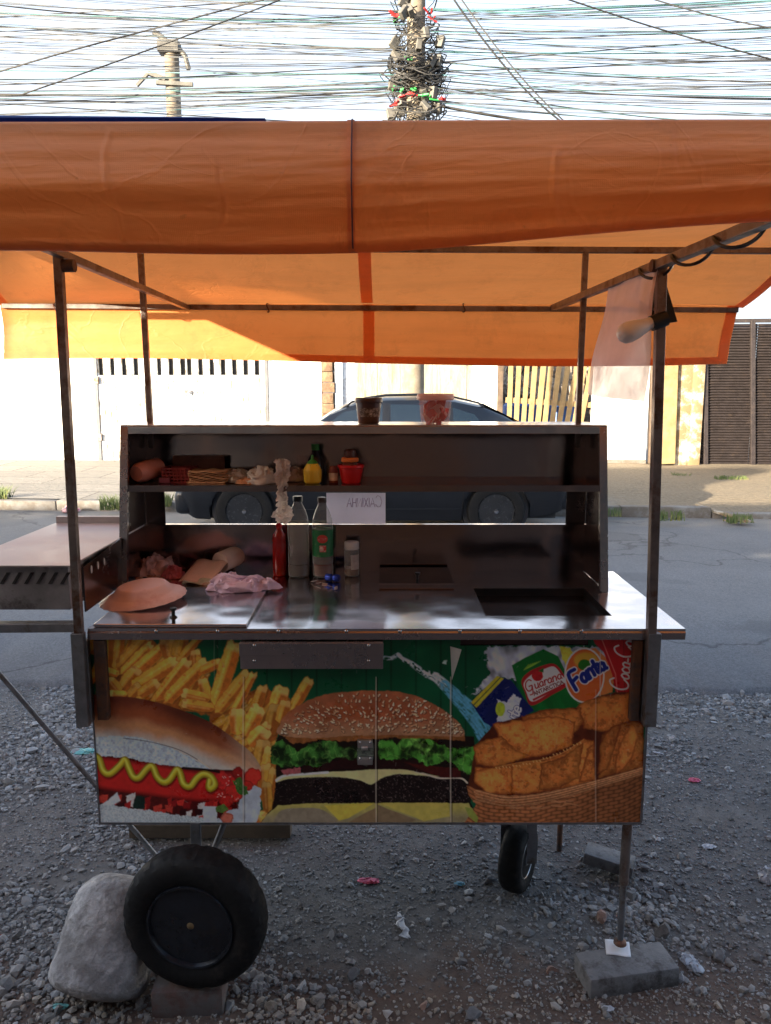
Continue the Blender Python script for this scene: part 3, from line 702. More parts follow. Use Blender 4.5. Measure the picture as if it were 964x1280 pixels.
t = NT('asphalt')
v = t.coord(); n1 = t.noise(1.2, 8, .65, v); n2 = t.noise(60, 6, .8, v); n3 = t.noise(160, 3, .6, v)
c = t.ramp(n1, [(.3, (.085,.086,.091)), (.7, (.125,.126,.132))])
c = t.mix(t.ramp(n2, [(.4, 0.0), (.75, .7)]), c, (.26,.26,.27)); c = t.mix(t.ramp(n3, [(.3, .7), (.5, 0.0)]), c, (.04,.04,.042))
sx = t.n('ShaderNodeSeparateXYZ'); t.l(v, sx.inputs[0])
yy = t.math('ADD', sx.outputs[1], t.math('MULTIPLY', sx.outputs[0], .075))
d = t.math('ADD', t.math('MULTIPLY', t.math('SUBTRACT', yy, 8.35), 1.2), t.math('MULTIPLY', t.math('SUBTRACT', n1, .5), 2.2))
c = t.mix(t.ramp(d, [(.0, 0.0), (.7, .75)]), c, t.ramp(n2, [(.3, (.17,.145,.12)), (.7, (.30,.26,.21))]))
vr = t.n('ShaderNodeTexVoronoi', feature='DISTANCE_TO_EDGE'); vr.inputs['Scale'].default_value = .55; dv = t.n('ShaderNodeVectorMath', operation='ADD'); t.l(v, dv.inputs[0]); nz = t.n('ShaderNodeTexNoise'); nz.inputs['Scale'].default_value = 1.7; nz.inputs['Detail'].default_value = 8; t.l(v, nz.inputs[0]); t.l(nz.outputs['Color'], dv.inputs[1]); t.l(dv.outputs[0], vr.inputs['Vector'])
c = t.mix(t.ramp(vr.outputs['Distance'], [(.0, .75), (.012, 0.0)]), c, (.025,.025,.027))
pt = t.noise(.45, 3, .4, t.coord((1, 1.6, 1)), .3); c = t.mix(t.ramp(pt, [(.56, 0.0), (.575, .45)]), c, (.065,.066,.07))
lane = t.noise(.9, 4, .5, t.coord((.15, 1, 1)))
c = t.mix(t.ramp(lane, [(.45, 0.0), (.7, .3)]), c, (.07,.07,.074))
nb = t.bump(n2, .7, .004); nb = t.bump(n3, .5, .002, nb)
ASPH = t.done(t.bsdf(c, .82, 0, nb))
# road: near edge is broken and ragged over the gravel
xs = np.linspace(-40, 40, 2400); b = []
near = np.array([edgeY(x_)+.10*(vn(x_*2.1, 1.0, 5)-.5)+.07*(vn(x_*9, 2.0, 6)-.5)+.03*(vn(x_*30, 3.0, 7)-.5) for x_ in xs])
farr = kerb(xs)+.02
V = []; rows = 5
for k in range(rows):
    q = k/(rows-1); V.append(np.stack([xs, near+(farr-near)*q, np.full_like(xs, .010)+.02*math.sin(math.pi*q)-(.034 if k == 0 else 0)], 1))
V.insert(1, np.stack([xs, near+.02, np.full_like(xs, .009)], 1)); rows += 1
V = np.concatenate(V); n = len(xs); ii = (np.arange(rows-1)[:, None]*n+np.arange(n-1)[None, :]).ravel()
struct(fastmesh('road', V, np.stack([ii, ii+1, ii+1+n, ii+n], 1), ASPH, True))
# far pavement: kerb stone and slab field rising to the wall foot
t = NT('pavement_tiles')
v = t.coord(rot=(0,0,.075)); n1 = t.noise(1.1, 8, .7, v); n2 = t.noise(24, 8, .75, v)
wv = t.n('ShaderNodeTexWave', bands_direction='Y'); wv.inputs['Scale'].default_value = 2.6; wv.inputs['Distortion'].default_value = 5; wv.inputs['Detail'].default_value = 1; wv.inputs['Detail Scale'].default_value = 2.2; t.l(v, wv.inputs[0])
bk = t.n('ShaderNodeTexBrick'); bk.inputs['Scale'].default_value = 1.0; bk.inputs['Brick Width'].default_value = 1.15; bk.inputs['Row Height'].default_value = .62; bk.inputs['Mortar Size'].default_value = .012
bk.inputs['Color1'].default_value = (.25,.23,.205,1); bk.inputs['Color2'].default_value = (.19,.178,.16,1); bk.inputs['Mortar'].default_value = (.05,.04,.03,1); t.l(v, bk.inputs[0])
c = t.mix(t.ramp(wv.outputs['Fac'], [(.45, 0.0), (.55, .55)]), bk.outputs[0], (.12,.117,.115)); c = t.mix(t.ramp(n2, [(.45, 0.0), (.8, .6)]), c, (.25,.20,.15))
sx = t.n('ShaderNodeSeparateXYZ'); t.l(t.coord(), sx.inputs[0])
rt = t.math('ADD', t.math('MULTIPLY', t.math('SUBTRACT', sx.outputs[0], 2.2), .8), t.math('MULTIPLY', t.math('SUBTRACT', n1, .5), 2.0))
dirt = t.ramp(n2, [(.25, (.085,.062,.038)), (.55, (.19,.148,.095)), (.8, (.27,.215,.145))])
c = t.mix(t.ramp(rt, [(.0, 0.0), (.6, .93)]), c, dirt)
nb = t.bump(n2, .6, .02); nb = t.bump(wv.outputs['Fac'], .4, .01, nb)
PAVE = t.done(t.bsdf(c, .9, 0, nb))
xs = np.linspace(-40, 40, 500); V = []
for q in np.linspace(0, 1, 26):
    Y = kerb(xs)+.16+(wallY(xs)+.3-kerb(xs)-.16)*q
    rough_ = .05*(fb(xs+60, Y+20, .8, 3)-.5)*sm(1.5, 3.5, xs)*min(1, q*6+.1)
    V.append(np.stack([xs, Y, .135+.15*q+rough_-(.07*sm(3.2, 4.2, xs)*max(0, 1-q*5))], 1))
V = np.concatenate(V); n = len(xs); ii = (np.arange(25)[:, None]*n+np.arange(n-1)[None, :]).ravel()
struct(fastmesh('pavement', V, np.stack([ii, ii+1, ii+1+n, ii+n], 1), PAVE, True))
KERB = mat('kerb_concrete', (.19,.18,.17), .85, 0, .3, 5, .6, 40, .006, stain=(.13,.11,.09), amt=.8)
b = MB(); x0 = -40.0
while x0 < 40:
    l = random.uniform(.8, 1.1); x1 = x0+l-.012; dz = random.uniform(-.012, .006)-(.06 if x0 > 3.2 else 0)
    p = [(x0, kerb(x0)), (x1, kerb(x1)), (x1, kerb(x1)+.15), (x0, kerb(x0)+.15)]
    b.prism(p, -.1, .135+dz, 'z'); x0 += l
struct(b.obj('kerb_stone', KERB, smooth=40, bevel=.012))

# ---------- gravel ----------
def ico(sub):
    bm = bmesh.new(); bmesh.ops.create_icosphere(bm, subdivisions=sub, radius=1); bm.verts.ensure_lookup_table()
    V = np.array([v.co[:] for v in bm.verts]); Fc = np.array([[v.index for v in f.verts] for f in bm.faces]); bm.free(); return V, Fc
IV, IF = ico(1)
t = NT('gravel_stone'); v = t.coord()
rnd = t.n('ShaderNodeVertexColor'); rnd.layer_name = 'tone'
c = t.mix(t.ramp(t.noise(45, 6, .7, v), [(.3, 0.0), (.75, .5)]), rnd.outputs[0], (.30,.29,.285))
STONE = t.done(t.bsdf(c, .85, 0, t.bump(t.noise(130, 6, .7, v), .5, .003)))
rg = np.random.default_rng(5)
def facet(B, k=5):
    # cut random planes off each stone so it reads as broken rock
    for _ in range(k):
        nrm = rg.normal(size=(B.shape[0], 1, 3)); nrm /= np.linalg.norm(nrm, axis=2, keepdims=True)
        d_ = (B*nrm).sum(2, keepdims=True)-rg.uniform(.35, .75, (B.shape[0], 1, 1)); B = B-np.maximum(d_, 0)*nrm
    return B
def stones(name, cx, cy, sz, flat=(.45,.8), m=STONE, zf=None):
    n = len(cx); base = facet(np.repeat(IV[None], n, 0)*(1+rg.uniform(-.18, .18, (n, len(IV), 1))))
    s3 = np.stack([sz*rg.uniform(.7, 1.25, n), sz*rg.uniform(.6, 1.0, n), sz*rg.uniform(*flat, n)], 1)
    base = base*s3[:, None, :]
    a = rg.uniform(0, 6.28, n); tl = rg.uniform(-.5, .5, (n, 2))
    ca, sa = np.cos(a)[:, None], np.sin(a)[:, None]
    x_, y_, z_ = base[..., 0], base[..., 1], base[..., 2]
    y2 = y_*np.cos(tl[:, :1])-z_*np.sin(tl[:, :1]); z2 = y_*np.sin(tl[:, :1])+z_*np.cos(tl[:, :1])
    xx = x_*ca-y2*sa; yy_ = x_*sa+y2*ca
    z0 = (gh(cx, cy) if zf is None else zf(cx, cy))+s3[:, 2]*.35
    V = np.stack([xx+cx[:, None], yy_+cy[:, None], z2+z0[:, None]], -1).reshape(-1, 3)
    Fc = (IF[None]+(np.arange(n)*len(IV))[:, None, None]).reshape(-1, 3)
    o = fastmesh(name, V, Fc, m)
    g = rg.uniform(.06, .25, n)*rg.choice([1, 1, 1, 1.45], n)*np.where(cy < 1.5, .8, 1); hue = rg.uniform(-.05, .06, n)
    hue = hue+np.where(cy < 1.72, .26, 0)*rg.random(n)
    col = np.stack([g*(1+hue), g, g*(1-hue*1.1), np.ones(n)], 1); col = np.repeat(col, len(IV), 0).astype(np.float32)
    at_ = o.data.color_attributes.new('tone', 'FLOAT_COLOR', 'POINT'); at_.data.foreach_set('color', col.ravel())
    return o
N = 90000
u = rg.random(N); cy = 1.0+2.95*u**.9; cx = rg.uniform(-1, 1, N)*(cy*.62+.35)
den = fb(cx+30, cy+30, .35, 4, 3)+.18*sm(1.25, 1.9, cy)-.30*sm(1.72, 1.40, cy)*sm(-.75, -.35, cx)*(.5+fb(cx+5, cy+9, .25, 41, 2))
keep = rg.random(N) < sm(.30, .62, den)*.95+.05
cx, cy = cx[keep], cy[keep]; pat = sm(.45, .7, fb(cx+80, cy+20, .5, 12, 2)); sz = .0028+.0060*rg.random(len(cx))**2.4+.013*(rg.random(len(cx)) < .03)*rg.random(len(cx))
sz *= (.8+.9*pat)*(1+.25*(cy-1.5)*.4)
m2 = 900; ang_ = rg.random(m2)*6.28; rad = np.abs(rg.normal(0, .20, m2)); ex, ey = .72+rad*np.cos(ang_)*1.3, 2.02+rad*np.sin(ang_)*.8
m3 = 550; e3 = 1.25+2.2*rg.random(m3); x3 = rg.uniform(-1, 1, m3)*(e3*.6+.3); k3 = fb(x3+10, e3+70, .6, 33, 2) > .5
cx = np.concatenate([cx, ex, x3[k3]]); cy = np.concatenate([cy, ey, e3[k3]]); sz = np.concatenate([sz, .006+.012*rg.random(m2)**2, .009+.010*rg.random(k3.sum())**2])
tag(stones('gravel', cx, cy, sz), 'loose grey gravel covering the roadside shoulder under the cart', 'gravel', kind='stuff')

# ---------- facades on the far side ----------
def wp(px, z, off=0.0):
    "point on the far wall plane at photo column px"
    u = (px-482)/F
    # depth along the view axis depends on z only slightly
    X = 0
    for _ in range(6):
        Y = wallY(X)-off; dep = Y*CP-(z-H)*SP; X = u*dep
    return Vector((X, wallY(X)-off, z))
WB = .20
def wall_seg(b, px0, px1, z0, z1, front=0.0, depth=.2):
    a = wp(px0, 1.6, front); c_ = wp(px1, 1.6, front); d = (c_-a); d.z = 0; d.normalize(); nn = Vector((-d.y, d.x, 0))
    if nn.y < 0: nn = -nn
    p = [(a.x, a.y), (c_.x, c_.y), (c_.x+nn.x*depth, c_.y+nn.y*depth), (a.x+nn.x*depth, a.y+nn.y*depth)]
    b.prism(p, z0, z1, 'z'); return b
WHITEW = mat('white_wall_paint', (.80,.79,.77), .8, 0, .06, 3, .35, 18, .006, stain=(.30,.26,.21), amt=.12)
DOORW = mat('white_gate_paint', (.76,.76,.75), .5, .1, .08, 5, .2, 30, .002, stain=(.34,.27,.17), amt=.5)
GRIMEW = mat('grimy_white_wall', (.55,.50,.42), .85, 0, .18, 3, .6, 14, .01, stain=(.20,.14,.075), amt=.95)
BRICKP = mat('brick_pillar_material', (.20,.135,.08), .9, 0, .45, 9, .9, 24, .02, stain=(.14,.08,.05), amt=.8)
WOODY = mat('yellow_pine', (.30,.205,.095), .7, 0, .3, 7, .4, 50, .003, stain=(.25,.15,.07), amt=.4)
WOODG = mat('weathered_board', (.46,.40,.31), .85, 0, .3, 6, .6, 30, .004, stain=(.22,.17,.12), amt=.7)
DARKM = mat('dark_slot', (.015,.014,.016), .9, 0, .2, 5, 0)
o = wall_seg(MB(), -420, 118, WB, 3.2).obj('wall', WHITEW); tag(o, 'plain white plastered wall left of the white metal gate', 'wall')
rn0 = random.Random(8)
# double sheet-metal gate with a row of slots
g = thing('metal_gate', 'white metal double gate with a row of dark vertical slots near the top', 'gate', wp(260, WB))
fr = MB()
wall_seg(fr, 118, 122, WB, 3.0, .02, .1); wall_seg(fr, 332, 335, WB, 3.0, .02, .1); wall_seg(fr, 118, 335, 2.96, 3.02, .02, .1)
fr.obj('gate_frame', mat('gate_frame_paint', (.12,.12,.13), .6, .3), g)
for z in (1.62, .62): wall_seg(MB(), 117, 123, z, z+.12, .05, .05).obj('hinge', IRON, g)
for (p0, p1) in ((122.5, 232), (233, 331.5)):
    dm = MB(); st = MB(); gv = MB()
    n = int((p1-p0)/7.0); sp = (p1-p0)/n
    wall_seg(dm, p0, p1, WB+.04, 1.76, 0, .05); wall_seg(dm, p0, p1, 2.45, 2.94, 0, .05)
    for k in range(n):
        a = p0+k*sp
        if k % 2: wall_seg(dm, a, a+sp*1.02, 1.76, 2.45, 0, .05)
        else:
            wall_seg(dm, a, a+sp*.18, 1.76, 2.45, 0, .05)
            wall_seg(st, a+sp*.1, a+sp*1.0, 1.74, 2.47, -.06, .02)
        if k: wall_seg(gv, a-.36, a+.36, WB+.05+rn0.random()*.25, 1.2+rn0.random()*1.6, .004, .02)
    dm.obj('gate_leaf', DOORW, g, bevel=.003); gv.obj('panel_seams', mat('gate_seam', (.05,.045,.04), .8, 0, .6, 6, 0), g); st.obj('slot_backing', DARKM, g)
kb = MB(); p = wp(233, 1.48, .05); kb.tube([p, p+Vector((0,-.05,0))], .03, 12); kb.tube([p+Vector((0,0,.0)), p+Vector((.06,-.03,.03)), p+Vector((.12,-.03,.0))], .01, 6); kb.obj('handle', IRON, g, smooth=40)
o = wall_seg(MB(), 335, 402, WB, 3.1).obj('wall', WHITEW); tag(o, 'narrow white wall between the metal gate and the rough brick pillar', 'wall')
b = MB()
for k in range(16):
    z = WB+k*.18; a, c_ = 402+random.uniform(-.8,.8), 417+random.uniform(-2.0,1.2); wall_seg(b, a, c_, z, z+.175, .06, .3)
tag(b.obj('brick_pillar', BRICKP, smooth=30, bevel=.015), 'rough brown brick pillar beside the pale wall', 'pillar')
b = MB(); wall_seg(b, 418, 444, WB, 2.9, -.05); wall_seg(b, 419, 428, WB, 2.8, .02, .1)
tag(b.obj('wall', mat('bluish_white_wall', (.66,.70,.76), .8, 0, .2, 4, .4, 14, .01, stain=(.40,.40,.42), amt=.6)), 'pale bluish wall strip right of the brown brick pillar', 'wall')
def streak(name, a, b_, st):
    t = NT(name); v = t.coord((6,6,1)); n1 = t.noise(2.5, 10, .75, v, .6); n2 = t.noise(9, 10, .8, t.coord((2.5,2.5,1)))
    c = t.ramp(n1, [(.3, a), (.55, b_)]); c = t.mix(t.ramp(n2, [(.55, 0.0), (.68, .8)]), c, st)
    return t.done(t.bsdf(c, .9, 0, t.bump(n1, .6, .012)))
PEEL = streak('peeling_boards', (.15,.12,.075), (.34,.30,.225), (.09,.065,.04))
g = thing('board_wall', 'peeling cream board wall behind the parked car roof', 'wall', wp(510, WB))
x0 = 444
while x0 < 590:
    x1 = min(590, x0+random.uniform(10, 15)); wall_seg(MB(), x0+.2, x1-.2, WB, 2.9+random.uniform(-.04,.04), random.uniform(-.01,.015), .04).obj('board', PEEL, g, bevel=.004); x0 = x1
o = wall_seg(MB(), 590, 623, WB, 3.0, .02).obj('wall', WHITEW); tag(o, 'bright white wall strip left of the wooden lattice gate', 'wall')
# slatted wooden gate, slats fanned, blue drums and junk behind it
g = thing('wooden_gate', 'rough yellow wooden slat gate with fanned pickets and two rails', 'gate', wp(675, WB))
wall_seg(MB(), 622, 629, WB, 3.0, .06, .1).obj('gate_post', mat('dark_post', (.10,.07,.05), .9, 0, .4, 9, .5, 20, .01), g)
for k in range(11):
    a = 636+k*10.2; lean = (1.5+k*.95)
    p0 = wp(a-lean*2.1+2, .30, .03); p1 = wp(a+lean*.9+3, 2.55+random.uniform(-.1,.15), .03)
    MB().bar(p0, p1, .085+random.uniform(-.012,.015), .022, up=(0,1,0)).obj('picket', WOODY, g, bevel=.003)
for z in (1.30, .55): MB().bar(wp(632, z+.04, 0), wp(745, z-.05, 0), .03, .09).obj('gate_rail', WOODY, g, bevel=.003)
MB().bar(wp(632, 1.95, .06), wp(668, 2.25, .06), .02, .10).obj('gate_brace', WOODY, g, bevel=.003)
BLUEP = mat('blue_plastic', (.02,.09,.32), .4, 0, .3, 6, .2)
for k, (px, r_) in enumerate(((650, .33), (698, .30))):
    c_ = wp(px, WB, -.65); b = MB(); b.lathe([(r_*.9,0),(r_,.05),(r_,.45),(r_*1.03,.47),(r_,.5),(r_,.95),(r_*.85,1.0),(0,1.0)], 28, Matrix.Translation((c_.x, c_.y, .28)))
    tag(b.obj('barrel', BLUEP, smooth=40), ['blue plastic barrel seen through the left pickets of the wooden gate', 'blue plastic barrel seen through the right pickets of the wooden gate'][k], 'barrel')
b = MB(); rn = random.Random(4)
for k in range(26):
    c_ = wp(rn.uniform(632, 735), rn.uniform(1.35, 2.5), -1.1); s_ = rn.uniform(.06, .2)
    b.box(-s_, s_, -s_, s_, -s_*.8, s_*.8, Matrix.Translation(c_) @ Euler((rn.random()*3, rn.random()*3, rn.random()*3)).to_matrix().to_4x4())
wall_seg(b, 618, 760, .25, 1.3, -1.5, .3)
tag(b.obj('scrap_heap', mat('scrap_pile', (.17,.13,.10), .9, 0, .6, 12, .6, 30, .02, stain=(.45,.40,.34), amt=.6)), 'dark heap of scrap piled behind the wooden gate', 'scrap', kind='stuff')
b = wall_seg(MB(), 600, 780, WB, 2.6, -2.2, .2); tag(b.obj('wall', mat('yard_back_wall', (.30,.26,.21), .9, 0, .4, 3, .4)), 'brown yard wall deep behind the wooden slat gate', 'wall')
# white panel door, post and shutter
b = MB(); wall_seg(b, 741, 812, .34, 3.0, .04, .06)
tag(b.obj('sheet_door', mat('white_sheet_door', (.80,.80,.79), .55, .1, .05, 4, .2, 20, .003, stain=(.50,.49,.47), amt=.22), bevel=.004), 'white sheet metal door right of the wooden gate', 'door')
b = MB(); wall_seg(b, 735, 813, .2, .345, .02, .1); tag(b.obj('door_sill', KERB, bevel=.006), 'grey concrete sill under the white sheet door', 'sill')
g = thing('wooden_post', 'split yellow timber post beside the white sheet door', 'post', wp(828, WB))
MB().bar(wp(815, .28, .02), wp(819, 2.5, .02), .12, .12, up=(0,1,0)).obj('dark_stave', mat('dark_post', (.1,.1,.1)), g, bevel=.01)
MB().bar(wp(833, .28, .08), wp(839, 2.6, .08), .26, .12, up=(0,1,0)).obj('light_stave', WOODY, g, bevel=.015)
b = MB(); wall_seg(b, 848, 866, WB, 2.9, .05, .3); wall_seg(b, 867, 881, WB-.02, 2.9, .11, .36)
tag(b.obj('pillar', GRIMEW, bevel=.01, smooth=30), 'stained cream masonry pillar left of the black louvred shutter', 'pillar')
g = thing('garage_shutter', 'tall black metal garage gate with horizontal louvres', 'gate', wp(960, WB))
SH = mat('black_gate_paint', (.045,.036,.036), .5, .4, .3, 10, .3, 40, .002, stain=(.075,.055,.045), amt=.25)
for p0, p1 in ((881, 942), (943, 1010), (1011, 1075)):
    b = MB(); n = 52
    a = wp(p0, 1.6); c_ = wp(p1, 1.6)
    for k in range(n):
        z = .28+k*(2.58-.28)/n
        b.bar((a.x, a.y, z+.02), (c_.x, c_.y, z+.02), .05, .012, up=(0,-.55,.8))
    wall_seg(b, p0, p1, .27, 2.56, -.06, .02)
    b.obj('louvre_panel', SH, g)
for px in (882, 941, 1010, 1075):
    MB().bar(wp(px, .24, .03), wp(px, 2.62, .03), .07, .06, up=(0,1,0)).obj('stile', SH, g, bevel=.004)
MB().bar(wp(881, 2.62, .02), wp(1076, 2.62, .02), .06, .06).obj('top_bar', SH, g, bevel=.004)
o = wall_seg(MB(), 1077, 1700, WB, 3.0).obj('wall', WHITEW); tag(o, 'white wall right of the black louvred shutter', 'wall')
o = wall_seg(MB(), 1002, 1012, 1.35, 1.75, .07, .03)
# ---------- poles ----------
CONC = mat('pole_concrete', (.17,.14,.105), .85, 0, .25, 5, .5, 30, .005, stain=(.22,.19,.15), amt=.5)
PX_, PY_ = .40, 10.9
g = thing('utility_pole', 'concrete utility pole wrapped in tangled cables and coloured ties', 'pole', (PX_, PY_, .2))
MB().lathe([(.15,0),(.14,2),(.125,5),(.105,10),(0,10)], 20, Matrix.Translation((PX_, PY_, .15))).obj('shaft', CONC, g, smooth=40)
rn = random.Random(3)
b = MB()
for k in range(290):   # cable loops and slack coils strapped round the pole
    z = rn.choice([rn.uniform(4.15, 7.6), rn.gauss(4.7, .2), rn.gauss(5.6, .15)]); r_ = rn.uniform(.13, .30)+(.18*rn.random()**2 if z < 6 else 0); a0 = rn.uniform(0, 6.28); sw = rn.uniform(1.2, 6.0)
    zz = rn.uniform(-.28, .28); pts = []
    for j in range(12):
        a = a0+sw*j/11; q = r_*(1+.18*math.sin(3*a+k)); pts.append((PX_+q*math.cos(a), PY_+q*math.sin(a), z+zz*j/11+.05*math.sin(5*a+k)))
    b.tube(pts, rn.uniform(.004, .010), 5)
b.obj('cable_tangle', mat('cable_jacket', (.035,.034,.034), .6, 0, .5, 4, 0), g, smooth=60)
b = MB()
for k in range(30):
    z = rn.uniform(4.2, 7.4); a = rn.uniform(3.3, 6.1); q = rn.uniform(.20, .34); c_ = Vector((PX_+q*math.cos(a), PY_+q*math.sin(a), z))
    b = MB(); b.box(-.055, .055, -.035, .035, -.07, .07, Matrix.Translation(c_) @ Euler((rn.uniform(-.6,.6), rn.uniform(-.6,.6), a)).to_matrix().to_4x4())
    b.obj('junction_box', mat('grey_box', (.10,.095,.085), .6, 0, .5, 6, .2), g, bevel=.008)
for nm, col, n_ in (('red_tag', (.55,.03,.03), 26), ('green_tag', (.05,.42,.10), 18)):
    b = MB()
    for k in range(n_):
        z = rn.choice([4.5,4.65,4.85,5.3,5.8,6.2,6.9])+rn.uniform(-.1,.1); a = rn.uniform(3.3, 6.1); q = rn.uniform(.20, .42); c_ = Vector((PX_+q*math.cos(a), PY_+q*math.sin(a), z))
        pts = [c_+Vector((rn.uniform(-.09,.09), rn.uniform(-.05,.05), rn.uniform(-.035,.035))) for _ in range(4)]
        MB().tube(pts, rn.uniform(.010, .020), 5).obj(nm, mat(nm, col, .6, 0, .2, 5, 0), g, smooth=60)
MB().bar((PX_-.55, PY_-.14, 7.3), (PX_+.55, PY_-.14, 7.3), .09, .1).obj('crossarm', IRON_RUST, g, bevel=.006)
lp = at(218, 150, 17.0); LX = lp.x
g = thing('lamp_post', 'slim concrete street pole with a broken lamp arm at the top', 'pole', (LX, 17, 0))
tz = at(218, 66, 17.0).z
MB().lathe([(.20,0),(.17,4),(.145,tz),(0,tz)], 18, Matrix.Translation((LX, 17, 0))).obj('shaft', CONC, g, smooth=40)
b = MB(); b.box(-.22,.20,-.15,.15,-.05,.16, Matrix.Translation((LX-.02, 16.95, tz+.02))); b.tube([(LX-.05,16.9,tz+.15),(LX-.2,16.9,tz+.28),(LX-.32,16.9,tz+.35)], .06, 8); b.tube([(LX+.12,16.9,tz+.1),(LX+.3,16.9,tz-.1),(LX+.36,16.9,tz-.35)], .05, 8)
b.obj('lamp_head', mat('grey_box', (.3,.3,.3)), g, smooth=40)
z = at(218, 103, 17).z
b = MB(); b.bar((LX-.1,16.85,z), (LX-.45,16.85,z+.12), .10, .08); b.bar((LX-.45,16.85,z+.12), (LX-.7,16.85,z-.12), .06, .06); b.bar((LX-.3,16.85,z-.06), (LX+.45,16.85,z-.10), .08, .08); b.obj('bracket', MATS['grey_box'], g, bevel=.005)
# ---------- overhead cables ----------
CABLE = MATS['cable_jacket']; CAB2 = mat('cable_faded', (.06,.066,.075), .6, 0, .4, 2, 0); CAB3 = mat('cable_teal', (.06,.16,.17), .6, 0, .4, 2, 0)
def cable(p0, p1, r_, sag, m=None, lab='thin overhead cable in the web of wires across the white sky', grp='overhead cables'):
    p0 = Vector(p0); p1 = Vector(p1); pts = []
    ph = rn.uniform(0, 6); wv_ = rn.uniform(.0, .006)
    for j in range(21):
        t_ = j/20; p = p0.lerp(p1, t_); p.z -= sag*4*t_*(1-t_); p.z += wv_*math.sin(9*t_+ph); pts.append(p)
    o = MB().tube(pts, r_, 4, False).obj('overhead_cable', m or CABLE, smooth=90); tag(o, lab, 'cable', grp); return o
for k in range(68):     # pole to the left along the street, roughly parallel
    q = max(0, (k+rn.uniform(-1.5, 1.5))/68); d_ = rn.uniform(12, 13.5)
    e = at(-60, 152-186*q**.85+rn.gauss(0, 9), d_); s0 = at(500, 134-128*q**.95+rn.gauss(0, 4), 10.9)
    cable((PX_-.15, PY_-rn.uniform(0, .2), s0.z), tuple(Vector((PX_, PY_, s0.z)).lerp(e, 1.7)), rn.choice([.0025,.003,.004,.005,.008]), rn.uniform(.02, .16), rn.choice([CABLE, CAB2, CAB2, CAB3]))
for k in range(66):     # pole to the right
    q = max(0, (k+rn.uniform(-1.5, 1.5))/66); d_ = rn.uniform(9.8, 10.6)
    e = at(1030, 158-196*q**.85+rn.gauss(0, 9), d_); s0 = at(530, 134-130*q**.95+rn.gauss(0, 4), 10.9)
    cable((PX_+.15, PY_-rn.uniform(0, .2), s0.z), tuple(Vector((PX_, PY_, s0.z)).lerp(e, 1.7)), rn.choice([.0025,.003,.004,.005,.008]), rn.uniform(.04, .30), rn.choice([CABLE, CAB2, CAB2, CAB3]))
for k in range(20):     # cables passing straight along
    ya = rn.uniform(-20, 150); yb = ya+rn.uniform(-110, 90); d_ = rn.uniform(13, 17)
    a = at(-40, ya, d_); e = at(1010, yb, d_-rn.uniform(0, 3))
    a, e = a.lerp(e, -.35), a.lerp(e, 1.35); cable(a, e, rn.choice([.005,.007,.009]), rn.uniform(.05, .25), rn.choice([CABLE, CAB2]))
for (xa, ya, xb, yb, r_, D, s_, lab) in ((-20,118,500,108,.016,12,.05,'thick bundled cable running level to the pole from the left'), (-20,95,330,0,.011,11,-.02,'upper of two dark cables rising steeply across the left sky'),
      (28,118,350,0,.010,11,.02,'lower of two dark cables rising steeply across the left sky'), (565,-5,706,156,.012,10.6,.12,'pair of twisted dark cables dropping steeply right of the utility pole'), (572,-8,708,154,.009,10.5,.09,'thin dark cable dropping beside the steep twisted pair'),
      (700,-4,980,78,.010,10,.03,'long dark cable slanting down toward the upper right corner'), (800,-6,980,38,.009,10,.03,'short dark cable crossing the upper right corner'), (528,128,900,166,.018,10.7,.10,'drooping dark cable bundle just above the canopy right of the pole'),
      (-20,4,500,16,.010,12,.15,'dark cable along the upper left edge of the sky'), (-20,124,500,110,.010,12.2,.1,'dark cable just under the thick bundle left of the pole')):
    o = cable(at(xa, ya, D), at(xb, yb, D), r_, s_, CABLE, lab)
# ---------- buildings on the viewer's side of the street (unseen, added and shaped to cast the shade) ----------
g = thing('building', 'unseen building added behind the viewer and shaped to shade the street', 'building', (0,-1.5,0))
b = MB(); TOP = 4.41
b.box(-5.35, 9, -1.9, -1.5, -.1, TOP); b.box(-10.5, -7.5, -1.9, -1.5, -.1, TOP); b.box(-7.5, -6.58, -1.53, -1.5, -.1, TOP); b.box(-6.58, -5.35, -1.53, -1.5, -.1, 3.28); b.box(-6.58, -5.35, -1.53, -1.5, 3.52, TOP)  # opening cut to pass a sun shaft onto the rear valance
b.box(-15.8, -10.5, -1.9, -1.5, -.1, 5.74); b.box(-45, -15.8, -1.9, -1.5, -.1, TOP-.02)  # taller block added to shade the car and far pavement
b.obj('wall', mat('dark_plaster', (.11,.09,.078), .85, 0, .15, 1.5, .3, 20, .004, stain=(.2,.17,.14), amt=.4), g)  # wall colour kept dark to dim reflections in the cart steel
b = MB()
for x0 in (-5.5, -2.2, 1.2, 4.5): b.box(x0, x0+1.3, -1.52, -1.48, 1.0, 2.2)
b.obj('window', mat('dark_window_glass', (.03,.035,.04), .1, 0, .1, 3, 0), g)
MB().box(-.9, .6, -1.53, -1.47, 0, 2.3).obj('door', mat('brown_door', (.12,.06,.03), .5), g)
# ---------- parked car ----------
CY = 7.65; XF, XR = -1.426, 1.118
car = thing('parked_car', 'dark navy hatchback parked across the road, black steel wheels and roof rails', 'car', (-.1, CY+.8, 0))
t = NT('car_paint'); nb = t.bump(t.noise(3, 3, .5), .05, .01)
CARP = t.done(t.bsdf(t.ramp(t.noise(5, 8, .7), [(.3, (.007,.008,.011)), (.75, (.013,.015,.020))]), .34, .1, nb, Coat_Weight=.3))
CHR = mat('dull_chrome', (.5,.5,.5), .2, 1, .1, 9, 0)
CTRIM = mat('car_trim', (.02,.02,.022), .55, 0, .2, 9, .1)
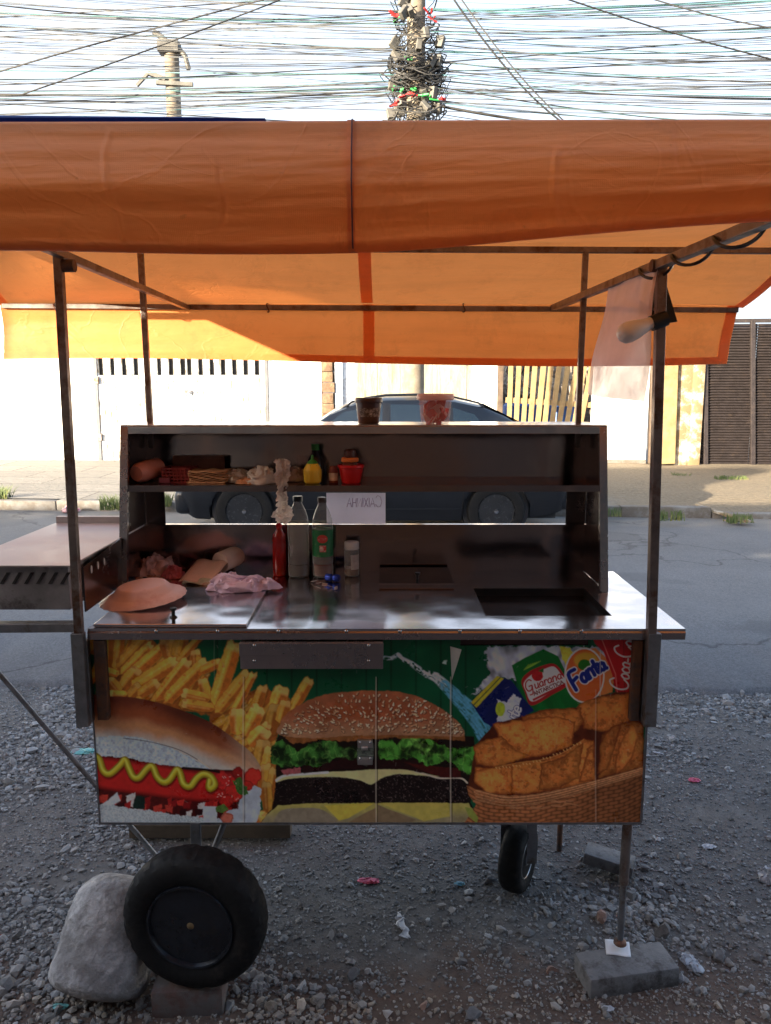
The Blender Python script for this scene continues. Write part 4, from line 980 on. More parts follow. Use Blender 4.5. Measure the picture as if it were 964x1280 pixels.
# stations along the length: x, sill z, beltline z, roof z, half-width at belt, half-width at roof
st_ = [(-2.12,.36,.56,.58,.55,.50),(-2.08,.26,.66,.69,.68,.62),(-1.95,.20,.74,.78,.76,.66),(-1.6,.19,.82,.86,.80,.68),(-1.25,.19,.87,.915,.81,.68),(-1.02,.19,.90,.95,.815,.66),
       (-.80,.19,.915,1.10,.82,.60),(-.55,.19,.92,1.27,.82,.57),(-.30,.19,.925,1.375,.82,.56),(0,.19,.93,1.415,.82,.57),(.35,.19,.935,1.42,.82,.57),(.70,.19,.94,1.40,.82,.565),(.98,.20,.945,1.34,.815,.56),(1.22,.21,.95,1.24,.81,.56),
       (1.45,.22,.955,1.11,.80,.58),(1.62,.24,.955,1.02,.79,.62),(1.78,.27,.94,.99,.76,.66),(1.86,.32,.86,.90,.70,.62),(1.87,.42,.70,.72,.62,.56)]
def cs(x):
    a = np.array(st_); return [np.interp(x, a[:,0], a[:,k]) for k in range(1, 6)]
def side(x, q):
    # q 0..1 from sill to beltline to roof edge on the near side -> (y, z)
    s0, bz, rz, hw, hr = cs(x)
    if q < .6:
        k = q/.6; z = s0+(bz-s0)*k; bul = .035*math.sin(math.pi*min(1, k*1.05)); y = hw-.07*(1-k)**2*1.2-.0+bul-.035*max(0, k-.85)/.15
    else:
        k = (q-.6)/.4; z = bz+(rz-bz)*k; y = hw-.035+(hr-hw+.035)*k+.02*math.sin(math.pi*k)
    return y, z
xs_ = sorted(set(list(np.linspace(-2.12, 1.87, 110))))
def archz(x):
    z = 0
    for cx_ in (XF, XR):
        d = .335**2-(x-cx_)**2
        if d > 0: z = max(z, .295+math.sqrt(d))
    return z
V = []; NR = 34
for x_ in xs_:
    ring = []
    for j in range(NR):
        q = j/(NR-1)
        if q <= .8:
            y, z = side(x_, q/.8); az_ = archz(x_)
            ring.append((x_, -y, max(z, az_)))
        else:
            k = (q-.8)/.2; s0, bz, rz, hw, hr = cs(x_)
            y = hr*(1-k); ring.append((x_, -y, rz+.035*math.sin(k*math.pi/2)*min(1, (rz-bz)*3+.3)))
    V.append(ring)
vs = []; fs = []
for ring in V:
    full = ring+[(x, -y, z) for x, y, z in ring[-2::-1]]
    vs += [(x, CY+.80+y, z) for x, y, z in full]
m_ = 2*NR-1
for i in range(len(xs_)-1):
    for j in range(m_-1): fs.append((i*m_+j, i*m_+j+1, (i+1)*m_+j+1, (i+1)*m_+j))
fs.append(tuple(range(m_))); fs.append(tuple(range((len(xs_)-1)*m_, len(xs_)*m_))[::-1])
body = MB().add(vs, fs).obj('body', CARP, car, smooth=35)
b = MB(); b.box(-1.95, 1.75, CY+.16, CY+1.5, .2, .55)
for cx_ in (XF, XR): b.lathe([(.34,0),(.34,.25)], 24, Matrix.Translation((cx_, CY+.33, .30)) @ Matrix.Rotation(R(90), 4, 'X'))
b.obj('underbody', CTRIM, car)
CRIM = mat('car_steel_rim', (.05,.052,.056), .25, .6, .3, 16, .1)
GLS = mat('car_glass', (.014,.026,.028), .06, 0, .1, 2, 0, Coat_Weight=1.0)
def onbody(x, z, off=.006, sgn=-1):
    s0, bz, rz, hw, hr = cs(x); k = (z-bz)/max(rz-bz, .01)
    y = hw-.035+(hr-hw+.035)*k+.02*math.sin(math.pi*max(0, min(1, k)))
    return (x, CY+.80+sgn*(y+off), z)
def win(poly, name='side_window', m=GLS, off=.006):
    for sgn in (-1, 1):
        n = 10; b = MB(); tp, bt = poly
        vs = []
        for i in range(n+1):
            for j in range(6):
                a = i/n; q = j/5
                x = (bt[0][0]+(bt[1][0]-bt[0][0])*a)*(1-q)+(tp[0][0]+(tp[1][0]-tp[0][0])*a)*q
                z = (bt[0][1]+(bt[1][1]-bt[0][1])*a)*(1-q)+(tp[0][1]+(tp[1][1]-tp[0][1])*a)*q
                vs.append(onbody(x, z, off, sgn))
        b.add(vs, [(i*6+j, (i+1)*6+j, (i+1)*6+j+1, i*6+j+1) for i in range(n) for j in range(5)])
        b.obj(name, m, car, smooth=60)
win((((-.42,1.285),(-.03,1.355)), ((-.86,.955),(-.03,.965))))
win((((.05,1.36),(.55,1.355)), ((.05,.965),(.60,.975))))
win((((.66,1.335),(.90,1.26)), ((.70,.985),(1.12,.995))))
for (x0, x1, zt) in ((-.03,.05,1.37), (.55,.68,1.36)):
    win((((x0,zt),(x1,zt)), ((x0,.95),(x1,.95))), 'pillar_trim', CTRIM, .009)
def scr(pts, name):
    MB().add(pts, [(0,1,2,3)]).obj(name, GLS, car)
scr([(-.985,CY+.80-.60,.985), (-.985,CY+.80+.60,.985), (-.40,CY+.80+.50,1.352), (-.40,CY+.80-.50,1.352)], 'windscreen')
scr([(1.00,CY+.80-.50,1.368), (1.00,CY+.80+.50,1.368), (1.52,CY+.80+.53,1.112), (1.52,CY+.80-.53,1.112)], 'rear_window')
for sgn in (-1, 1):
    b = MB(); pts = [(x, CY+.80+sgn*(cs(x)[4]-.03), cs(x)[2]+.028+.008*math.sin(math.pi*(x+.35)/1.3)) for x in np.linspace(-.35, .95, 12)]
    pts = [(-.40, pts[0][1], cs(-.4)[2]+.0)]+pts+[(1.0, pts[-1][1], cs(1.0)[2]+.0)]; b.tube(pts, .010, 8); b.obj('roof_rail', CTRIM, car, smooth=50)
    b = MB(); b.tube([(-.80, CY+.80+sgn*.80, .98), (-.80, CY+.80+sgn*.90, 1.0)], .02, 8); b.box(-.86,-.74, CY+.80+sgn*.96-.08, CY+.80+sgn*.96+.08, .95, 1.09); b.obj('door_mirror', CARP, car, smooth=40, bevel=.02)
    for x_ in (-.06, .62):
        b = MB(); y = CY+.80+sgn*(.835+.02); b.bar((x_-.16, y, .80), (x_, y, .805), .02, .022); b.obj('door_handle', CARP, car, bevel=.004)
    b = MB()
    for x_ in (-.92, -.0, .78):
        pts = [(x_, CY+.80+sgn*(side(x_, q)[0]+.001), side(x_, q)[1]) for q in np.linspace(.05, .62, 9)]; b.tube(pts, .004, 4, False)
    pts = [(x_, CY+.80+sgn*(side(x_, .10)[0]+.001), side(x_, .10)[1]) for x_ in np.linspace(-1.05, .78, 14)]; b.tube(pts, .0035, 4, False)
    b.obj('door_seam', BLACKP, car)
    b = MB(); pts = [(x_, CY+.80+sgn*(side(x_, .33)[0]+.006), side(x_, .33)[1]) for x_ in np.linspace(-1.05, .75, 12)]; b.tube(pts, .018, 6); b.obj('side_moulding', CTRIM, car, smooth=50)
for x0, x1, nm, c_ in ((-2.12,-1.98,'headlight',(.55,.55,.55)), (1.74,1.86,'tail_light',(.25,.01,.01))):
    for sgn in (-1, 1):
        b = MB(); zc = .66 if x0 < 0 else .82
        b.box(x0+.015, x1, CY+.80+sgn*.60-.12, CY+.80+sgn*.60+.13, zc-.07, zc+.07); b.obj(nm, mat(nm, c_, .15, 0, .1, 5, 0), car, bevel=.03, smooth=50)
b = MB(); b.box(-2.17,-1.98,CY+.12,CY+1.48,.24,.50); b.obj('front_bumper', CARP, car, bevel=.06, smooth=60)
b = MB(); b.box(1.70,1.93,CY+.12,CY+1.48,.28,.56); b.obj('rear_bumper', CARP, car, bevel=.06, smooth=60)
for cx_ in (XF, XR):
    for sgn in (-1, 1):
        T = Matrix.Translation((cx_, CY+.80+sgn*.72, .292)) @ Matrix.Rotation(R(90*sgn*-1), 4, 'X') @ Matrix.Rotation(R(180), 4, 'X')
        T = Matrix.Translation((cx_, CY+.80+sgn*.72, .292)) @ Matrix.Rotation(R(90 if sgn < 0 else -90), 4, 'X')
        ty = MB().lathe([(.19,-.085),(.25,-.095),(.283,-.085),(.292,-.06),(.293,0),(.292,.06),(.283,.085),(.25,.095),(.19,.085),(.185,.06),(.185,-.06),(.19,-.085)], 48, T).obj('wheel', RUBBER, car, smooth=50)
        rim = MB().lathe([(.19,.075),(.182,.082),(.175,.07),(.165,.03),(.15,.02),(.12,.035),(.10,.055),(.075,.06),(.06,.055),(.035,.06),(.03,.078),(0,.08)], 40, T).obj('rim', CRIM, ty, smooth=50)
        b = MB()
        for k in range(12):
            a = k*math.pi/6; b.lathe([(.013,0),(.013,.004),(0,.004)], 8, T @ Matrix.Translation((.135*math.cos(a), .135*math.sin(a), .032)))
        b.obj('rim_hole', mat('dark_slot', (.01,.01,.01)), rim)
        b = MB().lathe([(.022,0),(.022,.008),(0,.012)], 16, T @ Matrix.Translation((0,0,.078))).obj('hub_cap', CHR, rim, smooth=40)
        b = MB()
        for k in range(5):
            a = k*math.pi*.4; b.lathe([(.009,0),(.009,.016),(0,.018)], 6, T @ Matrix.Translation((.05*math.cos(a), .05*math.sin(a), .056)))
        b.obj('wheel_nut', CHR, rim)

# ---------- the snack cart ----------
YP = 1.80       # front face of the cabinet
CT = .935       # counter height
cart = thing('snack_cart', 'stainless steel street food cart with printed burger and hot dog front panel', 'food cart', (0, 2.08, 0))
XL, XRr = -.725, .647; ZB = .42
cab = MB(); cab.box(XL+.004, XRr-.004, YP+.004, 2.355, ZB, .912); cab.obj('cabinet', STEEL_D, cart, bevel=.004)
# printed panel
nxp, nyp = 960, 330
gx = np.linspace(XL, XRr, nxp); gz = np.linspace(.912, ZB-.004, nyp); GX, GZ = np.meshgrid(gx, gz)
YW = YP-.0015-.0025*fb(GX*100+300, GZ*100, 13, 3, 2)
yc = GZ*0+YP; dep = yc*CP-(GZ-H)*SP; hh = yc*SP+(GZ-H)*CP
PX = 482+F*GX/dep; PY = 640-F*hh/dep
col = paint_poster(PX, PY)
t = NT('food_print'); vc = t.n('ShaderNodeVertexColor'); vc.layer_name = 'print'
bs = t.bsdf(vc.outputs[0], t.ramp(t.noise(9, 7, .7), [(.3, .22), (.7, .42)]), 0, t.bump(t.noise(4, 5, .6), .12, .01)); bs.inputs['Specular IOR Level'].default_value = .4
PRINT = t.done(bs)
V = np.stack([GX.ravel(), YW.ravel(), GZ.ravel()], 1)
ii = (np.arange(nyp-1)[:, None]*nxp+np.arange(nxp-1)[None, :]); keepq = ~((PX[:-1, :-1] > 575) & (PX[:-1, :-1] < 735) & (PY[:-1, :-1] < 806)); ii = ii[keepq].ravel()
pp = fastmesh('printed_panel', V, np.stack([ii, ii+nxp, ii+nxp+1, ii+1], 1), PRINT, True)
ca = pp.data.color_attributes.new('print', 'FLOAT_COLOR', 'POINT'); ca.data.foreach_set('color', np.concatenate([col, np.ones((len(col), 1))], 1).astype(np.float32).ravel())
pp.parent = cart; pp.matrix_parent_inverse = Matrix.Translation(-cart.location)
# edge lip round the printed panel, dark slot above the cans
b = MB(); b.box(XL, XL+.004, YP-.004, YP+.004, ZB, .912); b.box(XRr-.003, XRr+.003, YP-.004, YP+.004, ZB, .912); b.box(XL, XRr, YP-.004, YP+.004, ZB-.006, ZB+.0); b.obj('edge_trim', GALV, cart)
q0, q1 = at(576, 797, YP-.003), at(735, 806, YP-.003); b = MB(); b.box(q0.x, q1.x, YP-.001, YP+.003, q1.z, q0.z); b.obj('slot', mat('slot_red', (.05,.02,.02), .5), cart)
# peeled flap of the print and the clear hasp between the doors
b = MB(); f0 = [at(563,808,YP-.006), at(577,812,YP-.03), at(571,832,YP-.02), at(565,850,YP-.005)]
b.add(f0+[f0[0]+Vector((0,.001,0))], [(0,1,2,3)]); b.obj('peeled_flap', film('white_backing', (.75,.73,.70), .9, .5), cart, solid=.0006)
b = MB()
for yy0 in (924, 945):
    a = at(447, yy0, YP-.006); c_ = at(466, yy0+10, YP-.006); b.box(a.x, c_.x, YP-.012, YP-.003, c_.z, a.z)
a = at(456, 935, YP-.012); b.tube([a+Vector((-.008,0,0)), a+Vector((.008,0,0))], .006, 10)
hs = b.obj('hasp', steel('hasp_steel', (.6,.6,.6), .3), cart, bevel=.0015, smooth=40)
b = MB()
for px in (450, 463):
    for py in (928, 948): p = at(px, py, YP-.012); b.lathe([(.0028,0),(.002,.0015),(0,.002)], 10, Matrix.Translation(p) @ Matrix.Rotation(R(90), 4, 'X'))
b.obj('screw', CHR, hs, smooth=60)
# counter with sink opening
CX0, CX1, CY0, CY1 = -.715, .720, 1.776, 2.3675
SX0, SX1, SY0, SY1 = .254, .575, 1.883, 2.161
top = MB(); X_ = [CX0, SX0, SX1, CX1]; Y_ = [CY0, SY0, SY1, CY1]
bm_v = []; 
for z in (CT, CT-.006):
    for y in Y_:
        for x in X_: bm_v.append((x, y, z))
ff = []
for j in range(3):
    for i in range(3):
        if i == 1 and j == 1: continue
        a = j*4+i; ff.append((a, a+1, a+5, a+4)); a += 16; ff.append((a, a+4, a+5, a+1))
def sidef(a, b_): ff.append((a, b_, b_+16, a+16))
for i in range(3): sidef(i, i+1); sidef(12+i+1, 12+i); sidef(4*(i+1), 4*i); sidef(4*i+3, 4*(i+1)+3)
sidef(5, 9); sidef(9, 10); sidef(10, 6); sidef(6, 5)
CTOP = STEEL
ct = top.add(bm_v, ff).obj('countertop', CTOP, cart)
b = MB(); q = .004
b.prism([(CY0, CT-.006), (CY0-.003, CT-.010), (CY0-.001, .908), (CY0+.004, .908), (CY0+.004, CT-.0065)], CX0, CX1, 'x')
b.box(CX1-.004, CX1, CY0+.005, CY1, .908, CT-.0065); b.box(CX0, CX0+.004, CY0+.005, CY1, .908, CT-.0065)
fa = b.obj('counter_fascia', STEEL_E, cart)
for px in (195, 272, 348, 433, 500, 575, 650, 727):
    p = at(px, 789, CY0-.003); MB().lathe([(.0045,0),(.004,.0016),(.002,.003),(0,.0033)], 12, Matrix.Translation(p) @ Matrix.Rotation(R(90), 4, 'X')).obj('rivet', CHR, fa, smooth=60)
b = MB(); d_ = .16
b.add([(SX0,SY0,CT-.001),(SX1,SY0,CT-.001),(SX1,SY1,CT-.001),(SX0,SY1,CT-.001),(SX0+.01,SY0+.01,CT-d_),(SX1-.01,SY0+.01,CT-d_),(SX1-.01,SY1-.01,CT-d_),(SX0+.01,SY1-.01,CT-d_)], [(0,1,5,4),(1,2,6,5),(2,3,7,6),(3,0,4,7),(4,5,6,7)])
sink = b.obj('sink_basin', steel('dark_sink', (.055,.05,.05), .4), cart)
b = MB(); b.lathe([(.022,0),(.022,.003),(.012,.004),(0,.001)], 20, Matrix.Translation((.41,2.03,CT-d_+.001))); b.obj('drain', CHR, sink, smooth=40)
# left flush cover and small raised lid
b = MB(); a = onz(120, 777, CT+.004); b.box(-.705, -.335, 1.786, 2.14, CT+.0005, CT+.008); cv = b.obj('griddle_cover', STEEL, cart, bevel=.0015)
kp = onz(217, 772, CT+.008); b = MB(); b.lathe([(.010,0),(.008,.003),(.0045,.006),(.005,.018),(.0085,.021),(.009,.025),(0,.026)], 16, Matrix.Translation(kp)); b.obj('knob', BLACKP, cv, smooth=40)
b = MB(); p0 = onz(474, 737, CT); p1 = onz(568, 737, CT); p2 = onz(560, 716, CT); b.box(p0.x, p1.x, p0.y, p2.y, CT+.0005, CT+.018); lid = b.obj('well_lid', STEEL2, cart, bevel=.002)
kp = onz(522, 724, CT+.018); b = MB(); b.lathe([(.004,0),(.004,.012),(.008,.015),(.008,.02),(0,.021)], 12, Matrix.Translation(kp)); b.obj('knob', BLACKP, lid, smooth=40)
# drawer / cash tray under the counter
a = at(299, 795, 1.765); c_ = at(479, 837, 1.765)
b = MB(); b.box(a.x, c_.x, 1.768, YP-.004, c_.z, .905); b.box(a.x-.001, c_.x+.001, 1.764, 1.768, c_.z+.034, .903)
dr = b.obj('drawer', steel('drawer_steel', (.40,.37,.39), .26, (30,1,1), .3), cart, bevel=.0015)
for px in (318, 461):
    for py in (807, 826):
        p = at(px, py, 1.7675 if py > 812 else 1.7635); MB().lathe([(.004,0),(.003,.002),(0,.0026)], 12, Matrix.Translation(p) @ Matrix.Rotation(R(90), 4, 'X')).obj('rivet', CHR, dr, smooth=60)
# shelf unit
def Yf(z): return 2.115+(z-CT)/(1.40-CT)*.085
UX0, UX1 = -.755, .631
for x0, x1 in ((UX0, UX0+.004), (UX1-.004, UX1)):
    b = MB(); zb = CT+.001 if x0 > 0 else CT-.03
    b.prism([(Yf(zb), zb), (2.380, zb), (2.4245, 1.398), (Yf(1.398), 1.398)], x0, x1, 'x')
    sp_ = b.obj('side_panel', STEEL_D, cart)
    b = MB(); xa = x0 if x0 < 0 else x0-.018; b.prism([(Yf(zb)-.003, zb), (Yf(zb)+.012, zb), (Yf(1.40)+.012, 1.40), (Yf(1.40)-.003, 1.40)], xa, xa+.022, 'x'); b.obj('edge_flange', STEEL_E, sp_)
b = MB(); b.box(UX0+.001, UX1-.001, Yf(1.4)-.006, 2.425, 1.399, 1.403); b.box(UX0+.022, UX1-.022, Yf(1.4)-.007, Yf(1.4)-.003, 1.378, 1.3985); b.obj('top_panel', STEEL, cart, bevel=.0008)
SZ = 1.232
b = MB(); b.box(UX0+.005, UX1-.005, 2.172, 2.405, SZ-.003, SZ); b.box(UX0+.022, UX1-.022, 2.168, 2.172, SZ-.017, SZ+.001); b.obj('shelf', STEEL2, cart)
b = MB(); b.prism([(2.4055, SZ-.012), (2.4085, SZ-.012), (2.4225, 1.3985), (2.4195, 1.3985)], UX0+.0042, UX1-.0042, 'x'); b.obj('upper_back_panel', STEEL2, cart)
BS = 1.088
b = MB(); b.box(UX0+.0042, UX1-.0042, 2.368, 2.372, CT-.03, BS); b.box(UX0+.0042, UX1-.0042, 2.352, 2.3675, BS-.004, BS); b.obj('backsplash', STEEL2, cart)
for x0, x1 in ((UX0+.006, -.69), (.565, UX1-.006)):
    b = MB(); b.box(x0, x1, 2.374, 2.378, BS-.05, SZ-.004); b.obj('back_upright', STEEL_D, cart)
# post sockets
for x_ in (-.733, .640):
    b = MB(); b.box(x_-.015, x_+.015, 1.752, 1.7735, .695, .93); b.box(x_-.015, x_+.015, 1.7745, 1.796, .695, .905); b.obj('post_socket', GALV, cart, bevel=.002)
MB().box(-.705, -.677, 1.776, 1.7965, .702, .905).obj('socket_brace', IRON_RUST, cart, bevel=.003)
MB().box(.598, .621, 1.776, 1.7965, .700, .905).obj('socket_brace', IRON_RUST, cart, bevel=.003)
# charcoal griddle box hung on the left side
GX0, GX1, GY0, GY1, GT = -1.035, -.762, 1.80, 2.40, 1.088
gr = MB(); gr.box(GX0, GX1, GY0, GY1, .975, 1.082); gbox = gr.obj('griddle_box', mat('blackened_steel', (.27,.26,.27), .5, .6, .3, 9, .3, stain=(.05,.04,.04), amt=.5), cart, bevel=.002)
t = NT('griddle_sheet'); n1 = t.noise(7, 9, .7); LIDM = t.done(t.bsdf(t.ramp(n1, [(.3, (.30,.265,.265)), (.7, (.44,.40,.40))]), t.ramp(n1, [(.3, .35), (.7, .6)]), .35, t.bump(n1, .2, .003)))
b = MB(); b.box(GX0-.004, GX1+.012, GY0-.014, GY1, GT-.004, GT); b.box(GX0, GX1, GY1-.02, GY1, GT+.0005, GT+.02); b.obj('griddle_sheet', LIDM, gbox)
for k in range(9):
    x_ = GX0+.02+k*.029; b = MB(); b.prism([(x_, 1.04), (x_+.008, 1.04), (x_+.026, 1.068), (x_+.018, 1.068)], GY0-.0025, GY0+.001, 'y'); b.obj('vent_slot', DARKM, gbox)
b = MB(); b.prism([(1.852, GT-.02), (2.13, GT-.0), (2.13, .955), (1.852, .955)], GX1+.012, GX1+.016, 'x'); b.box(GX1+.001, GX1+.0115, 1.86, 2.1, .99, 1.0); gs = b.obj('griddle_side_plate', STEEL_D, cart)
for k in range(3):
    b = MB(); b.lathe([(.0055,0),(.0055,.0012),(0,.0012)], 10, Matrix.Translation((GX1+.0162, 1.90+k*.045, 1.052)) @ Matrix.Scale(1.9, 4, (0,0,1)) @ Matrix.Rotation(R(90), 4, 'Y')); b.obj('vent_hole', mat('vent_hole', (.4,.38,.36), .8), gs)
MB().bar((-1.6, 1.79, .93), (-.745, 1.79, .937), .03, .022).obj('bracket_bar', GALV, cart, bevel=.002)
MB().bar((-1.6, 1.80, 1.06), (GX0, 1.80, 1.06), .012, .05).obj('griddle_extension', MATS['blackened_steel'], cart)
# undercarriage
p0 = at(0, 843, 2.1); p1 = at(200, 1075, 2.06); MB().tube([p0+(p0-p1)*.3, p1], .007, 8).obj('stay_rod', GALV, cart, smooth=60)
b = MB(); b.box(XL+.03, XRr-.03, 1.86, 1.90, ZB-.032, ZB-.0005); b.box(XL+.03, XRr-.03, 2.28, 2.32, ZB-.032, ZB-.0005); b.obj('chassis_rail', IRON_RUST, cart, bevel=.002)
fx = at(253, 1045, 1.86).x; MB().bar((fx, 1.80, ZB), (fx, 1.79, .235), .026, .012).obj('wheel_fork', GALV, cart, bevel=.002)
MB().tube([at(280, 1030, 1.9), at(262, 1075, 1.86)], .008, 8).obj('stay_rod', GALV, cart, smooth=60)
# front pneumatic wheel, dished black rim
WC = at(245, 1145, 1.685); WC.z = .242
wr = Matrix.Translation(WC) @ Matrix.Rotation(R(-7), 4, 'Z') @ Matrix.Rotation(R(90), 4, 'X')
tread = []
for j in range(0, 28):
    a = math.pi*(j/27)*1.9-math.pi*.45
    tread.append((.137+.0385*math.sin(a-.0)*1.0 if False else 0, 0))
prof = [(.100,.036),(.112,.043),(.128,.047),(.145,.046),(.160,.040),(.170,.031),(.1755,.018),(.177,0),(.1755,-.018),(.170,-.031),(.160,-.040),(.145,-.046),(.128,-.047),(.112,-.043),(.100,-.036),(.100,.036)]
nT = 144; v = []; m_ = len(prof)
for i, (r_, z) in enumerate(prof):
    for k in range(nT):
        a = 2*math.pi*k/nT; rr_ = r_
        if r_ > .165:
            ph = (k+(2 if z > 0 else 0)+int(abs(z)*200)) % 8
            if ph < 2: rr_ -= .0038
            if abs(abs(z)-.018) < .001 and k % 2: rr_ -= .001
        v.append((rr_*math.cos(a), rr_*math.sin(a), z))
fq = [(i*nT+k, i*nT+(k+1) % nT, (i+1)*nT+(k+1) % nT, (i+1)*nT+k) for i in range(m_-1) for k in range(nT)]
wheel = MB().add(v, fq, wr).obj('wheel', RUBBER, cart, smooth=28)
rim = MB().lathe([(.103,.036),(.108,.042),(.106,.046),(.101,.045),(.098,.038),(.096,.020),(.091,.014),(.084,.013),(.080,.006),(.074,-.016),(.062,-.024),(.046,-.022),(.038,-.008),(.032,-.002),(.018,.0),(.0,.0)], 56, wr).obj('rim', RIMP, wheel, smooth=50)
MB().lathe([(.014,-.001),(.014,.020),(.009,.022),(.009,.036),(.006,.038),(0,.038)], 14, wr).obj('axle_nut', mat('brassy_bolt', (.30,.22,.12), .45, .8, .3, 30, .3), rim, smooth=40)
for k in range(4):
    a = k*math.pi/2+.6; MB().lathe([(.006,-.02),(.006,-.012),(.003,-.010),(0,-.010)], 6, wr @ Matrix.Translation((.054*math.cos(a), .054*math.sin(a), 0))).obj('rim_bolt', CHR, rim, smooth=30)
MB().tube([wr @ Vector((0,0,-.10)), wr @ Vector((0,0,0))], .012, 12).obj('axle', IRON_RUST, cart, smooth=50)
vs_ = wr @ Vector((-.06,.045,.004)); MB().tube([vs_, vs_+Vector((.003,-.02,.008))], .003, 8).obj('valve', BLACKP, rim, smooth=60)
# rear castor seen nearly edge-on
KC = Vector((at(648, 1075, 2.14).x, 2.14, .103)); kr = Matrix.Translation(KC) @ Matrix.Rotation(R(62), 4, 'Z') @ Matrix.Rotation(R(90), 4, 'X')
kw = MB().lathe([(.06,.028),(.075,.034),(.092,.033),(.101,.022),(.104,0),(.101,-.022),(.092,-.033),(.075,-.034),(.06,-.028),(.055,0),(.06,.028)], 44, kr).obj('castor_wheel', RUBBER, cart, smooth=50)
MB().lathe([(.062,.026),(.056,.030),(.045,.018),(.022,.018),(.02,.030),(0,.030)], 30, kr).obj('rim', GALV, kw, smooth=50)
b = MB()
for s_ in (-1, 1):
    b.bar(kr @ Vector((.0,-.01,s_*.042)), kr @ Vector((-.01,.17,s_*.040)), .03, .004, up=(0,1,0))
pa = kr @ Vector((-.01,.17,-.038)); pb = kr @ Vector((-.01,.17,.038)); b.bar(pa, pb, .05, .006)
b.tube([kr @ Vector((-.01,.17,0)), Vector(((kr @ Vector((-.01,.17,0))).x, (kr @ Vector((-.01,.17,0))).y, ZB))], .014, 12)
b.obj('castor_fork', GALV, cart, smooth=40)
# adjustable leg on the right, thin rear leg
LX_, LY_ = at(775, 1180, 1.82).x, 1.82
lg = MB().tube([(LX_+.004, LY_, .90), (LX_, LY_, .075)], .0085, 14).obj('leg', GALV, cart, smooth=50)
MB().tube([(LX_+.003, LY_, ZB), (LX_+.001, LY_, .235)], .0125, 14).obj('sleeve', IRON, lg, smooth=50)
MB().lathe([(.017,0),(.016,.006),(.010,.012),(0,.012)], 14, Matrix.Translation((LX_, LY_, .062))).obj('foot', IRON_RUST, lg, smooth=50)
rx = at(700, 1040, 2.33).x; MB().tube([(rx, 2.33, ZB), (rx, 2.33, .0)], .009, 10).obj('leg', IRON_RUST, cart, smooth=50)

# ---------- canopy ----------
can = thing('canopy', 'orange tarpaulin awning on a thin steel frame over the snack cart', 'awning', (0, 2.0, 1.8))
RZ = 1.792; RIDGE = (2.42, 1.928); BK = 2.83; FR = 1.03
def post(x0, y0, z0, x1, y1, z1, w_=.019):
    return MB().bar((x0,y0,z0), (x1,y1,z1), w_, w_, up=(0,1,0)).obj('post', IRON, can, bevel=.002)
post(-.733, 1.765, .70, -.722, 1.762, RZ); post(.640, 1.765, .70, .610, 1.762, RZ-.012, .021)
post(-.727, 2.425, .38, -.742, 2.42, RIDGE[1]-.008, .017); post(.598, 2.425, .38, .606, 2.42, RIDGE[1]-.008, .017)
MB().bar((-.715, 1.035, RZ+.006), (-.708, BK, RZ), .018, .018).obj('side_rail', IRON, can, bevel=.002)
MB().bar((.603, 1.035, RZ-.031), (.601, BK, RZ), .022, .020).obj('side_rail', IRON, can, bevel=.002)
MB().bar((-1.37, BK, RZ+.006), (1.262, BK, RZ-.008), .018, .018).obj('rear_rail', IRON, can, bevel=.002)
MB().bar((-1.37, RIDGE[0], RIDGE[1]), (1.35, RIDGE[0], RIDGE[1]-.012), .018, .018).obj('ridge_bar', IRON, can, bevel=.002)
MB().bar((-1.5, FR+.01, 1.820), (1.45, FR+.01, 1.820), .018, .018).obj('front_rail', IRON, can, bevel=.002)
for x_ in (-.70, .60):
    MB().tube([(x_-.013, 1.762, RZ-.02), (x_+.013, 1.762, RZ-.02)], .014, 10).obj('joint_clamp', IRON_RUST, can, smooth=50)
def zvb(x):   # lower edge of the front valance
    return 1.674+.045*sm(-.05, .62, np.float64(x))+.02*max(0, x-.5)+.0025*math.sin(x*9)
def wr_(x, s, a=1.0):
    return a*(.005*(fb(x*12+50+s*3, s*36+50-x*6, 7.0, 2, 3)-.5)+.0028*(fb(x*60+80, s*70+9+x*20, 6.0, 6, 4)-.5)+.012*(fb(x*5+80, s*12+9, 4.0, 9, 2)-.5))
def front(u, v):
    x = -1.45+2.85*u
    # v: 0 at the bar -> .72 at the lower fold -> 1 rolled up behind
    zb = zvb(x); zt = 1.8345+.0015*math.sin(x*3); fold = .55*sm(.1, 1.1, np.float64(x))
    if v < .08: 
        k = v/.08; y = FR+.02-.045*math.sin(k*math.pi/2); z = zt-.012*(1-math.cos(k*math.pi/2))
    elif v < .86:
        k = (v-.08)/.78; z = (zt-.012)+(zb+.012-zt+.012)*k
        bel = .020*math.sin(math.pi*k)*(1-.6*fold)+.020*k*0; kink = .030*fold*math.exp(-((k-.78)/.10)**2)
        cr = sum(a_*.8*math.exp(-((x-x0_-.006*math.sin(k*5+x0_*9))/.0025)**2)*sm(k0_, k0_+.15, np.float64(k))*sm(k1_, k1_-.1, np.float64(k)) for x0_, a_, k0_, k1_ in ((-.335,.003,.0,1.1),(-.205,-.003,.3,.9),(-.62,.0025,.1,.8),(.21,.003,.2,1.1),(.36,-.002,.0,.6),(-.50,.002,.0,1.1)))
        y = FR-.025-bel-kink-cr+wr_(x, k)*min(1, k*6)
    else:
        k = (v-.86)/.14; y = FR-.025+.030*(1-math.cos(k*math.pi*.9))/2+wr_(x, 1-.3*k)*1; z = zb+.012-.012*math.sin(k*math.pi*.9)
    return (x, y, z)
fv = MB().grid(front, 900, 120).obj('front_valance', TARP, can, smooth=180)
